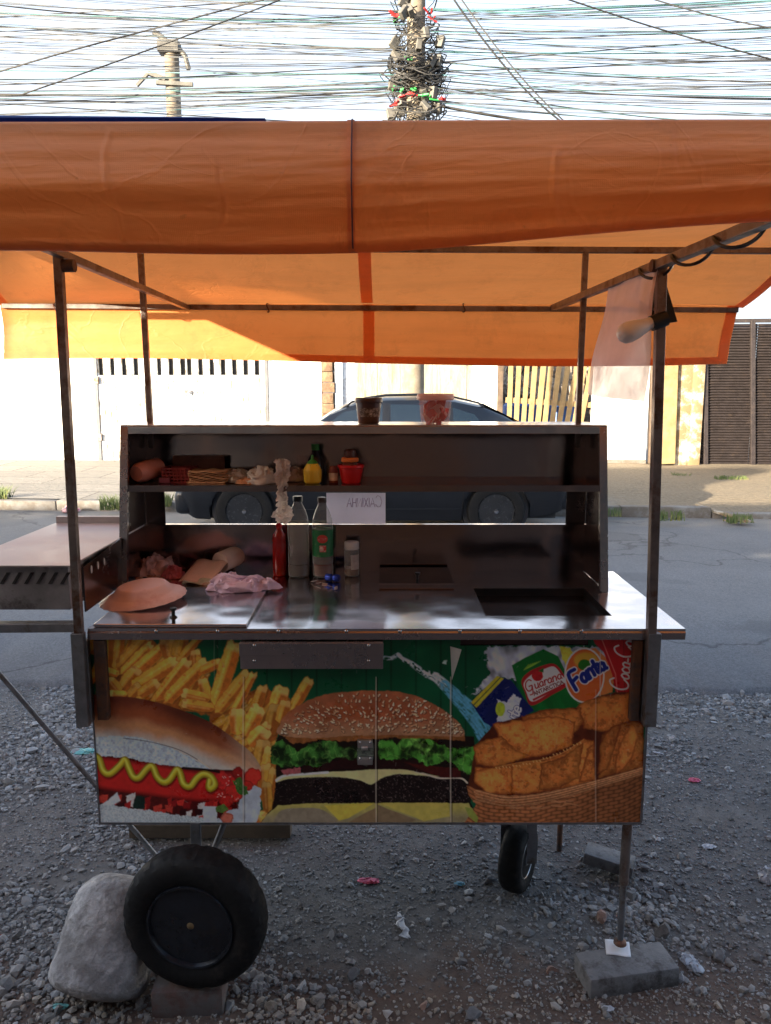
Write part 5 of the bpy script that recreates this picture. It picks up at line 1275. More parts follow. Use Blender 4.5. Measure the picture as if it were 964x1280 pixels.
def roof(u, v):
    x = -1.38+2.66*u
    if v < .70:
        k = v/.70; y = FR+.02+(RIDGE[0]-FR-.02)*k; z = 1.8345+(RIDGE[1]+.013-1.8345)*k-.030*math.sin(math.pi*k)*(1+.4*math.sin(x*4.4))
    else:
        k = (v-.70)/.30; y = RIDGE[0]+(BK-RIDGE[0])*k; z = RIDGE[1]+.013+(RZ+.014-RIDGE[1]-.013)*k-.020*math.sin(math.pi*k)*(1+.3*math.sin(x*3+1))
    z += .010*(fb(x*6+40, y*14+40, 4.0, 3, 3)-.5)*min(1, (1-v)*6)
    e = max(0, x-.95); z -= .10*e*e; z += .085*sm(-.95, -1.38, np.float64(x))*min(1, (1-v)*5)
    return (x, y, z)
MB().grid(roof, 200, 90).obj('roof_sheet', TARP, can, smooth=180)
def back(u, v):
    x = -1.38+2.645*u; zt = RZ+.016; zb = 1.603-.012*math.sin((x+.3)*2.2)+(.014 if x > 1.0 else 0)*0-.012*sm(0, 1.2, np.float64(x))
    k = v; y = BK+.001+.010*math.sin(math.pi*k)+.014*(fb(x*7+20, k*9+5, 4.0, 3, 3)-.5)*min(1, k*4)
    return (x+.03*k*sm(1.0, 1.27, np.float64(x))*-1, y, zt+(zb-zt)*k)
MB().grid(back, 240, 36).obj('rear_valance', TARP, can, smooth=180)
# doubled strips: seams and hems (a second layer of the same cloth)
def lay(fn, u0, u1, v0, v1, d, nu, nv, nm):
    MB().grid(lambda a, b_: tuple(Vector(fn(u0+(u1-u0)*a, v0+(v1-v0)*b_))+Vector(d)), nu, nv).obj(nm, TARP, can, smooth=180)
us = lambda x, x0, w_: (x-x0)/w_
lay(front, us(-.047,-1.45,2.85), us(-.038,-1.45,2.85), .03, .97, (0,-.0035,0), 4, 60, 'front_seam')
b = MB(); pts = [tuple(Vector(front(us(-.041,-1.45,2.85), v_))+Vector((0,-.005,0))) for v_ in np.linspace(.03, .9, 60)]; b.tube(pts, .0010, 5, False); b.obj('seam_stitching', mat('dark_thread', (.10,.03,.02), .8), can, smooth=90)
lay(roof, us(-.085,-1.38,2.66), us(-.045,-1.38,2.66), .02, .98, (0,0,-.004), 4, 60, 'roof_seam')
lay(back, us(-.080,-1.38,2.645), us(-.040,-1.38,2.645), .02, 1, (0,-.004,0), 4, 20, 'rear_seam')
lay(back, 0, 1, .88, 1.0, (0,-.004,0), 160, 4, 'rear_hem')
lay(back, .985, 1.0, 0, .88, (0,-.004,0), 4, 20, 'rear_side_hem')
lay(roof, .987, 1.0, .0, 1, (0,0,-.004), 4, 60, 'roof_side_hem')
lay(roof, .0, .013, .0, 1, (0,0,-.004), 4, 60, 'roof_side_hem')
# short cords tying the cloth to the frame
for x_, y_, z_ in ((-1.18, BK, RZ), (-.42, BK, RZ), (.28, BK, RZ), (.95, BK, RZ-.004), (-1.22, RIDGE[0], RIDGE[1]), (.95, RIDGE[0], RIDGE[1]-.006)):
    pts = [(x_+.004*math.sin(a*2), y_+.015*math.cos(a), z_+.015*math.sin(a)) for a in np.linspace(0, 6.1, 18)]
    MB().tube(pts, .0022, 5).obj('tie_cord', MATS['dark_thread'], can, smooth=90)
# blue tarp
def blue(u, v):
    x = -1.5+1.35*u; w_ = .011*(1-u)+.0005
    return (x, FR-.008+.30*v, 1.8345+w_+.010*(1-u)*math.sin(v*math.pi)+.002*math.sin(x*20)*(1-u))
b = MB().grid(blue, 60, 12); b.grid(lambda u, v: (-1.5+1.35*u, FR-.0085-.002*v, 1.8350+(.011*(1-u)+.0005)*(1-v)), 60, 2)
tag(b.obj('blue_tarp', BLUET, smooth=180), 'strip of dark blue tarp lying on top of the orange canopy at left', 'tarp')
# ---------- lamp and plastic sheet hanging from the right rail ----------
lp_ = thing('hanging_lamp', 'white bulb lamp with black holder and flap on the right canopy rail', 'lamp', at(800, 400, 1.93))
bc = at(789, 414, 1.74)
MB().lathe([(0,-.032),(.013,-.029),(.021,-.020),(.0235,-.006),(.022,.008),(.018,.026),(.014,.04),(.013,.055),(0,.055)], 24, Matrix.Translation(bc) @ Euler((0, R(68), R(10))).to_matrix().to_4x4()).obj('bulb', mat('milky_bulb', (.82,.80,.76), .3, 0, .03, 5, 0), lp_, smooth=60)
e0 = bc+Vector((.046,.008,.017)); MB().tube([e0, e0+Vector((.034,.006,.012))], .017, 18).obj('socket', BLACKP, lp_, smooth=50)
a1, a2, a3, a4 = at(822, 352, 1.82), at(832, 352, 1.82), at(847, 402, 1.82), at(812, 408, 1.82)
b = MB(); vv = [a1, a2, a3, a4]; b.add(vv+[p+Vector((0,.02,0)) for p in vv], [(0,1,2,3),(7,6,5,4),(0,4,5,1),(1,5,6,2),(2,6,7,3),(3,7,4,0)]); b.obj('shade_flap', BLACKP, lp_)
pts = []
for k in range(90):
    t_ = k/89; y = 1.93-.86*t_; a = t_*math.pi*2*4.2; rr_ = .017
    pts.append((.602+rr_*math.cos(a), y, RZ-.012-.03*(1-(y-.8)/2.0)+rr_*math.sin(a)))
MB().tube([e0+Vector((.03,0,.02)), Vector((.618, 1.96, 1.72))]+pts, .0035, 6).obj('lamp_cable', BLACKP, lp_, smooth=60)
PINKF = film('milky_plastic_sheet', (.88,.64,.60), .84, .3, .5)
def sheet(u, v):
    # hung along the rail, seen slanting
    y = 2.13-.38*u; x = .598-.012*v*1.0-.02*math.sin(u*3.1)*v-.035*v*(1-u); z = (1.775 if u > -1 else 0)-(.285+.015*u)*v
    return (x+.004*math.sin(v*7+u*9), y, z)
o = MB().grid(sheet, 40, 40).obj('plastic_sheet', PINKF, smooth=180); tag(o, 'translucent pinkish plastic sheet hanging from the right canopy rail', 'plastic sheet')

# ---------- things on the cart ----------
def lathe_at(p, prof, n=28, rot=None, wob=None):
    T = Matrix.Translation(p)
    if rot: T = T @ Euler(rot).to_matrix().to_4x4()
    return MB().lathe(prof, n, T, wob)
def crumple(name, c, rx, ry, h, m, lab, cat, seed, n=60, ang=0, rough=.5, solid=.0012):
    sv = Vector((seed*3.7, seed*1.3, seed*.7))
    def fn(u, v):
        a = (u-.5)*2; b_ = (v-.5)*2
        an = math.atan2(b_, a); r_ = max(abs(a), abs(b_)); ed = 1+.30*mn.noise(Vector((math.cos(an)*1.6, math.sin(an)*1.6, 0))+sv)
        x = r_*math.cos(an)*ed*rx; y = r_*math.sin(an)*ed*ry; dome = (1-r_**2.6)**.8
        z = h*dome*.72
        L = (rx+ry)/2; p = Vector((x/L, y/L, z/L))
        d = Vector((0,0,0))
        for f_, am in ((1.5,.26), (3.2,.14), (7,.06)):
            q = p*f_+sv
            d += Vector(((1-2*abs(mn.noise(q)))*1.0-.6, (1-2*abs(mn.noise(q+Vector((9,0,0)))))-.6, (1-2*abs(mn.noise(q+Vector((0,9,0)))))-.55))*am*L*(.5+rough)
        k = min(1, (1-r_)*5+.25)
        return (x+d.x*k, y+d.y*k*.8, max(.0012+.002*(1-r_), z+d.z*min(1, (1-r_)*3+.15)*h/L*1.1))
    o = MB().grid(fn, n, n, Matrix.Translation(c) @ Matrix.Rotation(ang, 4, 'Z')).obj(name, m, smooth=50)
    if solid:
        mm = o.modifiers.new('sol', 'SOLIDIFY'); mm.thickness = solid; mm.offset = -1
    return tag(o, lab, cat)
# top of the shelf
TZ = 1.4035
p = at(461, 534, 2.29); p.z = TZ
g = thing('brown_tub', 'dark brown lidded tub with pale label on top of the cart', 'tub', p)
TUB = mat('brown_tub_plastic', (.050,.022,.016), .35, 0, .2, 12, .1)
lathe_at(p, [(.029,0),(.031,.002),(.037,.055),(.038,.066),(0,.066)]).obj('body', TUB, g, smooth=40)
lathe_at(p+Vector((0,0,.060)), [(.040,0),(.041,.002),(.041,.012),(.039,.015),(0,.014)]).obj('lid', TUB, g, smooth=40)
def band(p, r0, r1, z0, z1, a0, a1, m, name, par, bumpz=0, n=24):
    b = MB(); b.grid(lambda u, v: ((r0+(r1-r0)*v)*math.cos(a0+(a1-a0)*u)+p.x, (r0+(r1-r0)*v)*math.sin(a0+(a1-a0)*u)+p.y, p.z+z0+(z1-z0)*v), n, 4)
    return b.obj(name, m, par, smooth=180)
LABW = mat('pale_label', (.45,.42,.38), .6, 0, .5, 60, .1, stain=(.05,.03,.02), amt=.9)
band(p, .0345, .0362, .020, .046, R(225), R(345), LABW, 'label', g)
p = at(544, 534, 2.29); p.z = TZ
g = thing('clear_bucket', 'clear plastic bucket with pink lid holding red sachets', 'bucket', p)
PINKP = film('pinkish_clear_plastic', (.80,.55,.50), .30, .25, .5)
lathe_at(p, [(.040,0),(.042,.002),(.049,.078),(.051,.080)]).obj('body', PINKP, g, smooth=40)
lathe_at(p+Vector((0,0,.080)), [(.054,-.012),(.055,-.010),(.055,.002),(.053,.006),(.046,.007),(0,.006)]).obj('lid', film('pink_lid', (.82,.55,.50), .85, .35, .4), g, smooth=40)
MB().tube([p+Vector((.054*math.cos(a), -.054*abs(math.sin(a))*.9, .070-.0*a+.0)) for a in np.linspace(math.pi, 2*math.pi, 20)], .0018, 6).obj('bail', WHITEP, g, smooth=60)
rn = random.Random(12); RED = mat('red_sachet', (.55,.03,.03), .35, 0, .2, 30, .2); PINKW = mat('pink_white_sachet', (.80,.55,.52), .5, 0, .2, 30, .2)
for k in range(24):
    a = rn.uniform(0, 6.28); q = rn.uniform(.0, .028); c_ = p+Vector((q*math.cos(a), q*math.sin(a), .008+rn.random()*.05))
    b = MB(); b.box(-.013,.013,-.002,.002,-.018,.018, Matrix.Translation(c_) @ Euler((rn.uniform(-1,1), rn.uniform(-1.4,1.4), rn.uniform(0,3))).to_matrix().to_4x4())
    o = b.obj('sachet', RED if k % 3 else PINKW, bevel=.001)
    tag(o, 'small red sachet inside the clear bucket' if k % 3 else 'small pale pink sachet inside the clear bucket', 'sachet', 'red sachets in the bucket' if k % 3 else 'pale sachets in the bucket')

# upper shelf
def sh(px, y=2.27): q = at(px, 603, y); q.z = SZ+.0005; return q
p = sh(180, 2.26); o = lathe_at(p+Vector((0,-.03,.031)), [(0,-.02),(.022,-.018),(.029,-.004),(.030,.01),(.029,.05),(.028,.08),(0,.08)], 28, (R(-84), 0, R(-22))).obj('pink_cup', mat('pink_plastic', (.62,.28,.24), .35, 0, .1, 10, .1), smooth=50); tag(o, 'pink plastic cup lying on its side at the left end of the shelf', 'cup')
p = sh(208, 2.245); b = MB(); b.box(-.016,.016,-.02,.02,0,.016, Matrix.Translation(p)); o = b.obj('small_box', mat('plum_box', (.16,.03,.05), .4, 0, .2, 12, .1), bevel=.002); tag(o, 'tiny plum coloured box beside the red perforated basket on the shelf', 'box')
p = sh(226, 2.29)
b = MB(); hw, hd, hh_ = .040, .05, .040; nx_, nz_ = 7, 4
for k in range(nx_+1):
    x_ = -hw+2*hw*k/nx_; b.bar(p+Vector((x_*.93,-hd,0)), p+Vector((x_,-hd-.003,hh_)), .0035)
for k in range(nz_+1):
    z_ = hh_*k/nz_; b.bar(p+Vector((-hw,-hd-.001,z_+.001)), p+Vector((hw,-hd-.001,z_+.001)), .0045)
    b.bar(p+Vector((-hw,-hd,z_+.001)), p+Vector((-hw,hd,z_+.001)), .0045); b.bar(p+Vector((hw,-hd,z_+.001)), p+Vector((hw,hd,z_+.001)), .0045)
b.box(-hw,hw,-hd,hd,.001,.003, Matrix.Translation(p)); b.box(-hw,hw,hd-.003,hd,.001,hh_, Matrix.Translation(p))
tag(b.obj('basket', mat('dark_red_basket', (.22,.025,.02), .4, 0, .15, 12, .1)), 'dark red perforated plastic basket at the left of the shelf', 'basket')
CARD = mat('tan_cardboard', (.52,.30,.16), .85, 0, .2, 14, .3, stain=(.30,.15,.08), amt=.4)
b = MB(); rn = random.Random(2); p = sh(262, 2.245)
for k in range(9):
    z_ = .004+k*.0036; b.grid(lambda u, v, z_=z_, k=k: (p.x-.056+.112*u+rn.uniform(-.001,.001)*0+.002*math.sin(k*7), p.y-.02+.09*v+.002*math.cos(k*5), p.z+z_+.0018*math.sin(u*14+k*1.7)), 26, 4)
o = b.obj('napkin_stack', CARD, smooth=180, solid=.0022); tag(o, 'stack of tan cardboard sheets with wavy edges on the upper shelf', 'cardboard')
p = sh(256, 2.235); b = MB(); b.box(-.05,.06,-.012,.03,0,.004, Matrix.Translation(p)); tag(b.obj('cardboard_strip', CARD), 'thin cardboard strip under the stack of wavy cardboard sheets', 'cardboard')
b = MB(); b.box(-.07,.09,.0,.01,0,.07, Matrix.Translation(sh(245, 2.36))); tag(b.obj('paper_pack', mat('brown_pack', (.20,.10,.07), .6, 0, .4, 20, .3), bevel=.004), 'dark brown pack standing at the back of the upper shelf', 'packet')
FILMW = film('cloudy_film', (.80,.76,.72), .62, .3, .5)
crumple('plastic_bag', sh(296, 2.28)+Vector((0,0,0)), .045, .05, .042, FILMW, 'crumpled cloudy bag beside the stack of cardboard sheets', 'plastic bag', 3)
crumple('plastic_bag', sh(328, 2.24), .050, .06, .055, film('white_bag', (.82,.78,.74), .85, .4, .5), 'white crumpled plastic bag with a strip hanging off the shelf', 'plastic bag', 8)
crumple('paper_bag', sh(312, 2.225), .042, .03, .022, mat('kraft_paper', (.50,.24,.12), .8, 0, .3, 16, .4), 'brown paper scrap under the white bag on the shelf', 'paper', 5)
crumple('plastic_bag', sh(366, 2.30), .055, .05, .050, film('clear_bag', (.55,.38,.30), .45, .2, .4), 'clear reddish bag behind the yellow corn bottle', 'plastic bag', 14)
# strip of film hanging in front of the slit
def strip(u, v):
    w_ = .020+.006*math.sin(v*9)+.004*math.sin(v*23); a = at(351, 575, 2.16); c_ = at(351, 655, 2.15)
    q = a.lerp(c_, v); P_ = Vector((u*1.6, v*5, 1)); n1 = mn.noise(P_*1.5); n2 = 1-2*abs(mn.noise(P_*3)); n3 = 1-2*abs(mn.noise(P_*6)); return (q.x+(u-.5)*2*(w_*(1+.5*n1))+.006*n2, q.y+.020*n1+.012*n2+.005*n3, q.z+.003*n3)
o = MB().grid(strip, 40, 90).obj('hanging_film', film('white_film_strip', (.82,.72,.66), .82, .35, .5), smooth=180); tag(o, 'crumpled white plastic strip hanging from the shelf onto the sauce bottle', 'plastic strip')
# corn-shaped yellow bottle
p = sh(391, 2.225); g = thing('corn_bottle', 'yellow corn shaped squeeze bottle with green top', 'bottle', p)
def cornw(t_, z): return 1+.05*abs(math.cos(7*t_))*(1 if .004 < z < .06 else 0)-.02*abs(math.sin(z*420))*(1 if .006 < z < .058 else 0)
lathe_at(p, [(.020,0),(.0235,.004)]+[(.0235+.002*math.sin(math.pi*k/26)-.006*max(0, k/26-.7)/.3, .004+.052*k/26) for k in range(27)]+[(.010,.062),(0,.062)], 56, None, cornw).obj('body', mat('corn_yellow', (.78,.52,.03), .4, 0, .1, 12, .1), g, smooth=60)
lathe_at(p+Vector((0,0,.058)), [(.016,0),(.014,.005),(.008,.009),(.0045,.012),(.003,.024),(0,.025)], 20).obj('cap', mat('green_cap', (.05,.28,.04), .45, 0, .2, 12, .1), g, smooth=50)
b = MB()
for k in range(7):
    a = k*.9; c_ = p+Vector((0,0,.057)); b.add([c_+Vector((.005*math.cos(a-.6), .005*math.sin(a-.6), .004)), c_+Vector((.005*math.cos(a+.6), .005*math.sin(a+.6), .004)), c_+Vector((.024*math.cos(a), .024*math.sin(a), -.006))], [(0,1,2)])
b.obj('leaf', MATS['green_cap'], g, solid=.001)
p = sh(395, 2.34); g = thing('dark_bottle', 'dark bottle with green cap standing behind the yellow corn bottle', 'bottle', p)
lathe_at(p, [(.022,0),(.023,.003),(.023,.06),(.012,.078),(.010,.09),(0,.09)]).obj('body', mat('dark_glass', (.03,.015,.012), .15, 0, .1, 5, 0), g, smooth=50)
lathe_at(p+Vector((0,0,.088)), [(.012,0),(.012,.018),(0,.019)], 18).obj('cap', MATS['green_cap'], g, smooth=40)
p = sh(417, 2.235); g = thing('spice_shaker', 'small glass shaker with pale label between corn bottle and red pot', 'shaker', p)
lathe_at(p, [(.013,0),(.014,.002),(.014,.036),(.011,.044),(.011,.05),(0,.051)], 18).obj('body', mat('red_brown_glass', (.20,.05,.03), .12, 0, .4, 30, .1), g, smooth=50)
band(p, .0144, .0144, .008, .030, R(200), R(330), mat('cream_label', (.60,.48,.38), .6, 0, .3, 60, .1), 'label', g)
p = sh(439, 2.235); g = thing('red_pot', 'bright red plastic pot with a rim on the upper shelf', 'pot', p)
REDP = mat('red_plastic', (.62,.012,.014), .35, 0, .1, 10, .1)
lathe_at(p, [(.026,0),(.028,.002),(.035,.044),(.0385,.046),(.0385,.053),(.036,.054),(.034,.046),(.026,.004),(0,.004)]).obj('body', REDP, g, smooth=40)
p = p+Vector((-.003, .0, .012)); g = thing('orange_jar', 'small brown jar with orange lid nested in the red pot', 'jar', p)
lathe_at(p, [(.020,0),(.0215,.002),(.0215,.046),(.018,.050),(0,.05)]).obj('body', mat('brown_jar', (.16,.05,.03), .3, 0, .3, 25, .1), g, smooth=40)
lathe_at(p+Vector((0,0,.050)), [(.024,0),(.0255,.002),(.0255,.010),(.022,.013),(0,.013)]).obj('lid', mat('orange_lid', (.75,.20,.04), .45, 0, .1, 10, .1), g, smooth=40)
lathe_at(p+Vector((0,0,.063)), [(.018,0),(.019,.002),(.017,.02),(.010,.024),(0,.024)]).obj('shaker_top', mat('smoky_plastic', (.09,.035,.025), .3, 0, .2, 10, .1), g, smooth=40)

# ---------- counter ----------
Z1 = CT+.0005; Z2 = CT+.0085
p = onz(350, 719, Z1); g = thing('sauce_bottle', 'clear bottle of red sauce at the left of the bottle row', 'bottle', p)
KET = mat('red_sauce', (.30,.008,.006), .18, 0, .2, 14, .1)
lathe_at(p, [(.019,0),(.0215,.003),(.0215,.10),(.0195,.105),(.0215,.11),(.020,.128),(.010,.142),(.0085,.15),(0,.15)], 28, None, lambda t_, z: 1+.012*math.sin(z*420)).obj('body', KET, g, smooth=60)
lathe_at(p+Vector((0,0,.149)), [(.010,0),(.010,.010),(.006,.014),(.003,.03),(0,.031)], 18).obj('cap', REDP, g, smooth=40)
BOT = clear('clear_pet', (.95,.96,.94), .06, thin=.86)
def petprof(h, r_, s=1): 
    return [(r_*.75,0),(r_*.97,.004),(r_,.012),(r_,h*.14),(r_*.95,h*.16),(r_,h*.18),(r_,h*.30),(r_*.95,h*.32),(r_,h*.34),(r_,h*.62),(r_*.97,h*.66),(r_*.93,h*.72),(r_*.75,h*.80),(r_*.48,h*.875),(r_*.40,h*.90),(r_*.40,h*.935)]
p1 = onz(374, 720, Z1); g = thing('water_bottle', 'large clear bottle with black cap and dark sauce in its lower half', 'bottle', p1)
lathe_at(p1, petprof(.252, .0325), 36).obj('body', BOT, g, smooth=50)
lathe_at(p1+Vector((0,0,.002)), [(.022,0),(.0310,.004),(.0313,.055),(0,.056)], 30).obj('contents', mat('dark_sauce', (.018,.008,.006), .2, 0, .2, 8, 0), g, smooth=50)
lathe_at(p1+Vector((0,0,.233)), [(.0145,0),(.0145,.014),(.0135,.0155),(0,.0155)], 24, None, lambda t_, z: 1+.02*math.cos(30*t_)).obj('cap', BLACKP, g, smooth=40)
p2 = onz(404, 720, Z1); g = thing('soda_bottle', 'clear bottle with green and red label and brown cap', 'bottle', p2)
lathe_at(p2, petprof(.248, .0315), 36).obj('body', BOT, g, smooth=50)
lathe_at(p2+Vector((0,0,.002)), [(.021,0),(.0300,.004),(.0303,.040),(0,.041)], 30).obj('contents', mat('amber_sauce', (.12,.022,.010), .2, 0, .2, 8, 0), g, smooth=50)
lathe_at(p2+Vector((0,0,.230)), [(.0135,0),(.0135,.013),(.0125,.015),(0,.015)], 24).obj('cap', mat('brown_cap', (.12,.07,.05), .5, 0, .1, 9, 0), g, smooth=40)
GLB = mat('green_label', (.02,.17,.06), .4, 0, .3, 25, .1, stain=(.25,.35,.15), amt=.25)
lb = band(p2, .0322, .0322, .066, .148, 0, 2*math.pi, GLB, 'label', g, n=40)
b = MB(); b.lathe([(.016,0),(.016,.0006),(0,.0006)], 20, Matrix.Translation(p2+Vector((.002,-.0326,.122))) @ Matrix.Rotation(R(90), 4, 'X') @ Matrix.Scale(.8, 4, (0,1,0))); b.obj('emblem', mat('red_emblem', (.55,.06,.05), .5), lb)
b = MB(); b.box(-.012,.012,-.0008,0,-.003,.003, Matrix.Translation(p2+Vector((.002,-.0335,.122)))); b.box(-.010,.010,-.0008,0,-.010,.010, Matrix.Translation(p2+Vector((.003,-.0331,.092)))); b.obj('emblem_text_band', mat('label_cream', (.65,.55,.48), .6, 0, .3, 90, 0, stain=(.5,.03,.03), amt=.9), lb)
p = onz(440, 719, Z1); g = thing('seasoning_jar', 'slim clear jar with white cap on the counter', 'jar', p)
lathe_at(p, [(.020,0),(.0225,.003),(.0225,.075),(.019,.086),(.019,.09)], 30).obj('body', BOT, g, smooth=50)
lathe_at(p+Vector((0,0,.003)), [(.019,0),(.0212,.002),(.0212,.022),(0,.023)], 26).obj('contents', mat('brown_spice', (.13,.06,.03), .7, 0, .5, 60, .5), g, smooth=50)
band(p, .0229, .0229, .022, .068, R(265), R(345), mat('grey_label', (.42,.38,.36), .6, 0, .3, 70, 0), 'label', g)
lathe_at(p+Vector((0,0,.083)), [(.0225,0),(.0225,.020),(.021,.023),(0,.023)], 30, None, lambda t_, z: 1+.012*math.cos(40*t_)).obj('cap', WHITEP, g, smooth=40)
p = onz(416, 727, Z1); g = thing('blue_can', 'small crumpled blue tin lying in front of the seasoning jar', 'tin', p)
MB().lathe([(.010,-.022),(.0115,-.020),(.0115,-.004),(.008,0),(.0115,.005),(.0115,.020),(.010,.022),(0,.022)], 18, Matrix.Translation(p+Vector((0,0,.012))) @ Euler((R(90), R(10), R(72))).to_matrix().to_4x4()).obj('body', mat('blue_foil', (.02,.05,.35), .25, .6, .3, 40, .4), g, smooth=40)
b = MB(); rn = random.Random(5)
for k in range(5):
    q = onz(392+k*7, 728+k*2.2, Z1+.001); b.box(-.008,.008,-.0008,.0008,-.005,.005, Matrix.Translation(q+Vector((0,0,.004))) @ Euler((rn.uniform(.8,1.8), rn.uniform(-.5,.5), rn.uniform(0,3))).to_matrix().to_4x4())
tag(b.obj('foil_scraps', mat('foil_scrap', (.35,.28,.25), .35, .5, .5, 60, .3)), 'torn sachet scraps in front of the green labelled bottle', 'scraps')
# paper sign in the slit, writing showing through from the other side
a = at(408, 616, 2.345); c_ = at(482, 655, 2.345)
g = thing('paper_sign', 'lilac white paper sign taped across the slit with faint mirrored lettering', 'paper sign', (a.x, 2.345, c_.z))
PAP = film('sign_paper', (.70,.64,.74), .97, .6, .35)
MB().grid(lambda u, v: (a.x+(c_.x-a.x)*u, 2.345+.002*math.sin(u*5), a.z+(c_.z-a.z)*v), 12, 6).obj('sheet', PAP, g, smooth=180)
INK = mat('faded_ink', (.48,.34,.46), .8, 0, .1, 5, 0)
b = MB()
for p_ in word('CAIXINHA', 0, 0, 1.0, 0, 1.0, 0, False, sizes=[1.3,1,1,1,1,1,1,1]):
    pts = [Vector((c_.x-.010-.0215*q[0], 2.3425, (a.z+c_.z)/2+.002-.028*(q[1]-.1))) for q in p_]; b.tube(pts, .0012, 5)
b.obj('lettering', INK, g)
# pink plate turned over on the griddle cover
pc = onz(180, 750, Z2); PL = mat('salmon_plastic', (.80,.52,.46), .42, 0, .08, 6, .1, stain=(.66,.32,.26), amt=.25)
def platew(t_, z): return 1+(.012*math.cos(24*t_) if z < .012 else 0)
o = lathe_at(pc, [(.112,.0),(.113,.002),(.109,.006),(.096,.012),(.088,.015),(.080,.017),(.070,.030),(.064,.036),(.060,.038),(.055,.0375),(0,.041)], 96, (R(2.5), R(-5), 0), platew).obj('plate', PL, smooth=50); o.location.z += .006
tag(o, 'salmon pink plastic plate turned upside down on the griddle cover', 'plate')
crumple('cleaning_cloth', onz(302, 736, Z2), .095, .048, .055, mat('lilac_cloth', (.72,.55,.68), .9, 0, .15, 12, .4), 'crumpled pale lilac cleaning cloth on the counter', 'cloth', 21, 56, .1, .7)
crumple('napkin_heap', onz(196, 716, Z1), .072, .055, .062, mat('pink_napkin', (.74,.46,.44), .9, 0, .25, 8, .4), 'heap of crumpled pink napkins in the left corner of the counter', 'napkins', 33, 56, .3, .85)
crumple('red_wrapper', onz(217, 722, Z1), .035, .03, .042, mat('hot_pink_wrap', (.62,.16,.20), .6, 0, .3, 8, .4), 'bright pink wrapper beside the heap of crumpled napkins', 'wrapper', 37, 36, .3, .8)
crumple('brown_rag', onz(188, 728, Z2), .05, .028, .022, mat('brown_rag', (.34,.15,.09), .9, 0, .3, 8, .5), 'small brown rag between napkin heap and pink plate', 'rag', 44, 36, .1, .8)
a = onz(247, 728, Z1); MBp = MB().grid(lambda u, v: (a.x-.055+.10*u+.035*v, a.y-.01+.10*v, a.z+.004+.045*v+.003*math.sin(u*9)), 14, 8); tag(MBp.obj('kraft_sheet', mat('kraft_sheet', (.68,.42,.32), .8, 0, .15, 10, .3), smooth=60, solid=.001), 'sheet of brown kraft paper propped behind the paper roll', 'paper')
b = MB().grid(lambda u, v: (a.x-.035+.115*u, a.y-.045+.05*v+.01*u, a.z+.006+.005*math.sin(u*8+v*4)), 20, 8); tag(b.obj('plastic_packet', mat('printed_packet', (.42,.40,.28), .35, 0, .5, 26, .2, stain=(.35,.16,.10), amt=.5), smooth=60, solid=.003), 'flat printed packet with greenish stripes under the kraft paper', 'packet')
rc = onz(280, 718, Z1); d_ = Vector((.55, 1.0, .12)).normalized()
r0 = rc+Vector((-.008,-.012,.040)); T = Matrix.Translation(r0) @ d_.to_track_quat('Z', 'Y').to_matrix().to_4x4()
o = MB().lathe([(.017,0),(.031,.0),(.032,.002),(.032,.10),(.031,.102),(.017,.102),(.017,0)], 36, T).obj('paper_roll', mat('paper_roll', (.72,.55,.47), .9, 0, .08, 14, .3), smooth=50); tag(o, 'paper towel roll lying on its side behind the lilac cloth', 'paper roll')
o = lathe_at(onz(306, 712, Z1)+Vector((0,.02,.022)), [(0,-.02),(.016,-.016),(.02,0),(.018,.016),(0,.02)], 20).obj('bun', mat('small_bun', (.60,.36,.26), .8, 0, .1, 10, .2), smooth=60); tag(o, 'small round pale bun beside the end of the paper roll', 'bun')
b = MB(); q = onz(337, 712, Z1); b.box(-.014,.014,-.006,.006,0,.006, Matrix.Translation(q+Vector((0,.03,.0)))); tag(b.obj('bottle_cap_strip', LABW, bevel=.001), 'small pale plastic strip left of the red sauce bottle', 'plastic strip')

# ---------- ground-level things ----------
def gz_(x, y): return float(gh(np.array([x]), np.array([y]))[0])
ROCK = mat('granite_lump', (.37,.36,.355), .9, 0, .3, 12, 1.0, 34, .012, stain=(.20,.19,.185), amt=.8)
SC = Vector((-.655, 1.80, .0))
def stn(u, v):
    a = 2*math.pi*u; k = v
    # short rounded drum: flat lower face toward the viewer, domed back, leaning to the right
    L_ = .36
    if k < .30: q = k/.30; r_ = .144*math.sin(q*math.pi/2)**.55; s_ = .045*(1-math.cos(q*math.pi/2))
    elif k < .60: q = (k-.30)/.30; r_ = .144-.004*q; s_ = .045+.175*q
    else: q = (k-.60)/.40; r_ = .138*max(0, math.cos(q*math.pi/2))**.6 if q < 1 else 0; s_ = .22+.10*math.sin(q*math.pi/2)
    n_ = mn.noise(Vector((math.cos(a)*1.6, math.sin(a)*1.6, s_*12)))*.005+mn.noise(Vector((math.cos(a)*5, math.sin(a)*5, s_*40)))*.004+mn.noise(Vector((math.cos(a)*14, math.sin(a)*14, s_*110)))*.0025
    r_ = max(0, r_+n_*(1 if r_ > .02 else 0)); return (r_*math.cos(a), r_*math.sin(a), s_)
T = Matrix.Translation((-.722, 1.69, .018)) @ Euler((R(-34), R(12), 0)).to_matrix().to_4x4() @ Matrix.Diagonal((.84,.84,.86,1))
o = MB().grid(stn, 120, 90, T).obj('boulder', ROCK, smooth=180); tag(o, 'big rounded grey concrete lump standing left of the cart wheel', 'boulder')
b = MB(); wb = Vector((WC.x-.026, WC.y+.02, 0)); Zb = .062
b.box(-.086,.086,-.05,.05,gz_(wb.x, wb.y)-.01, Zb, Matrix.Translation(wb) @ Matrix.Rotation(R(4), 4, 'Z'))
for k in range(4): pass
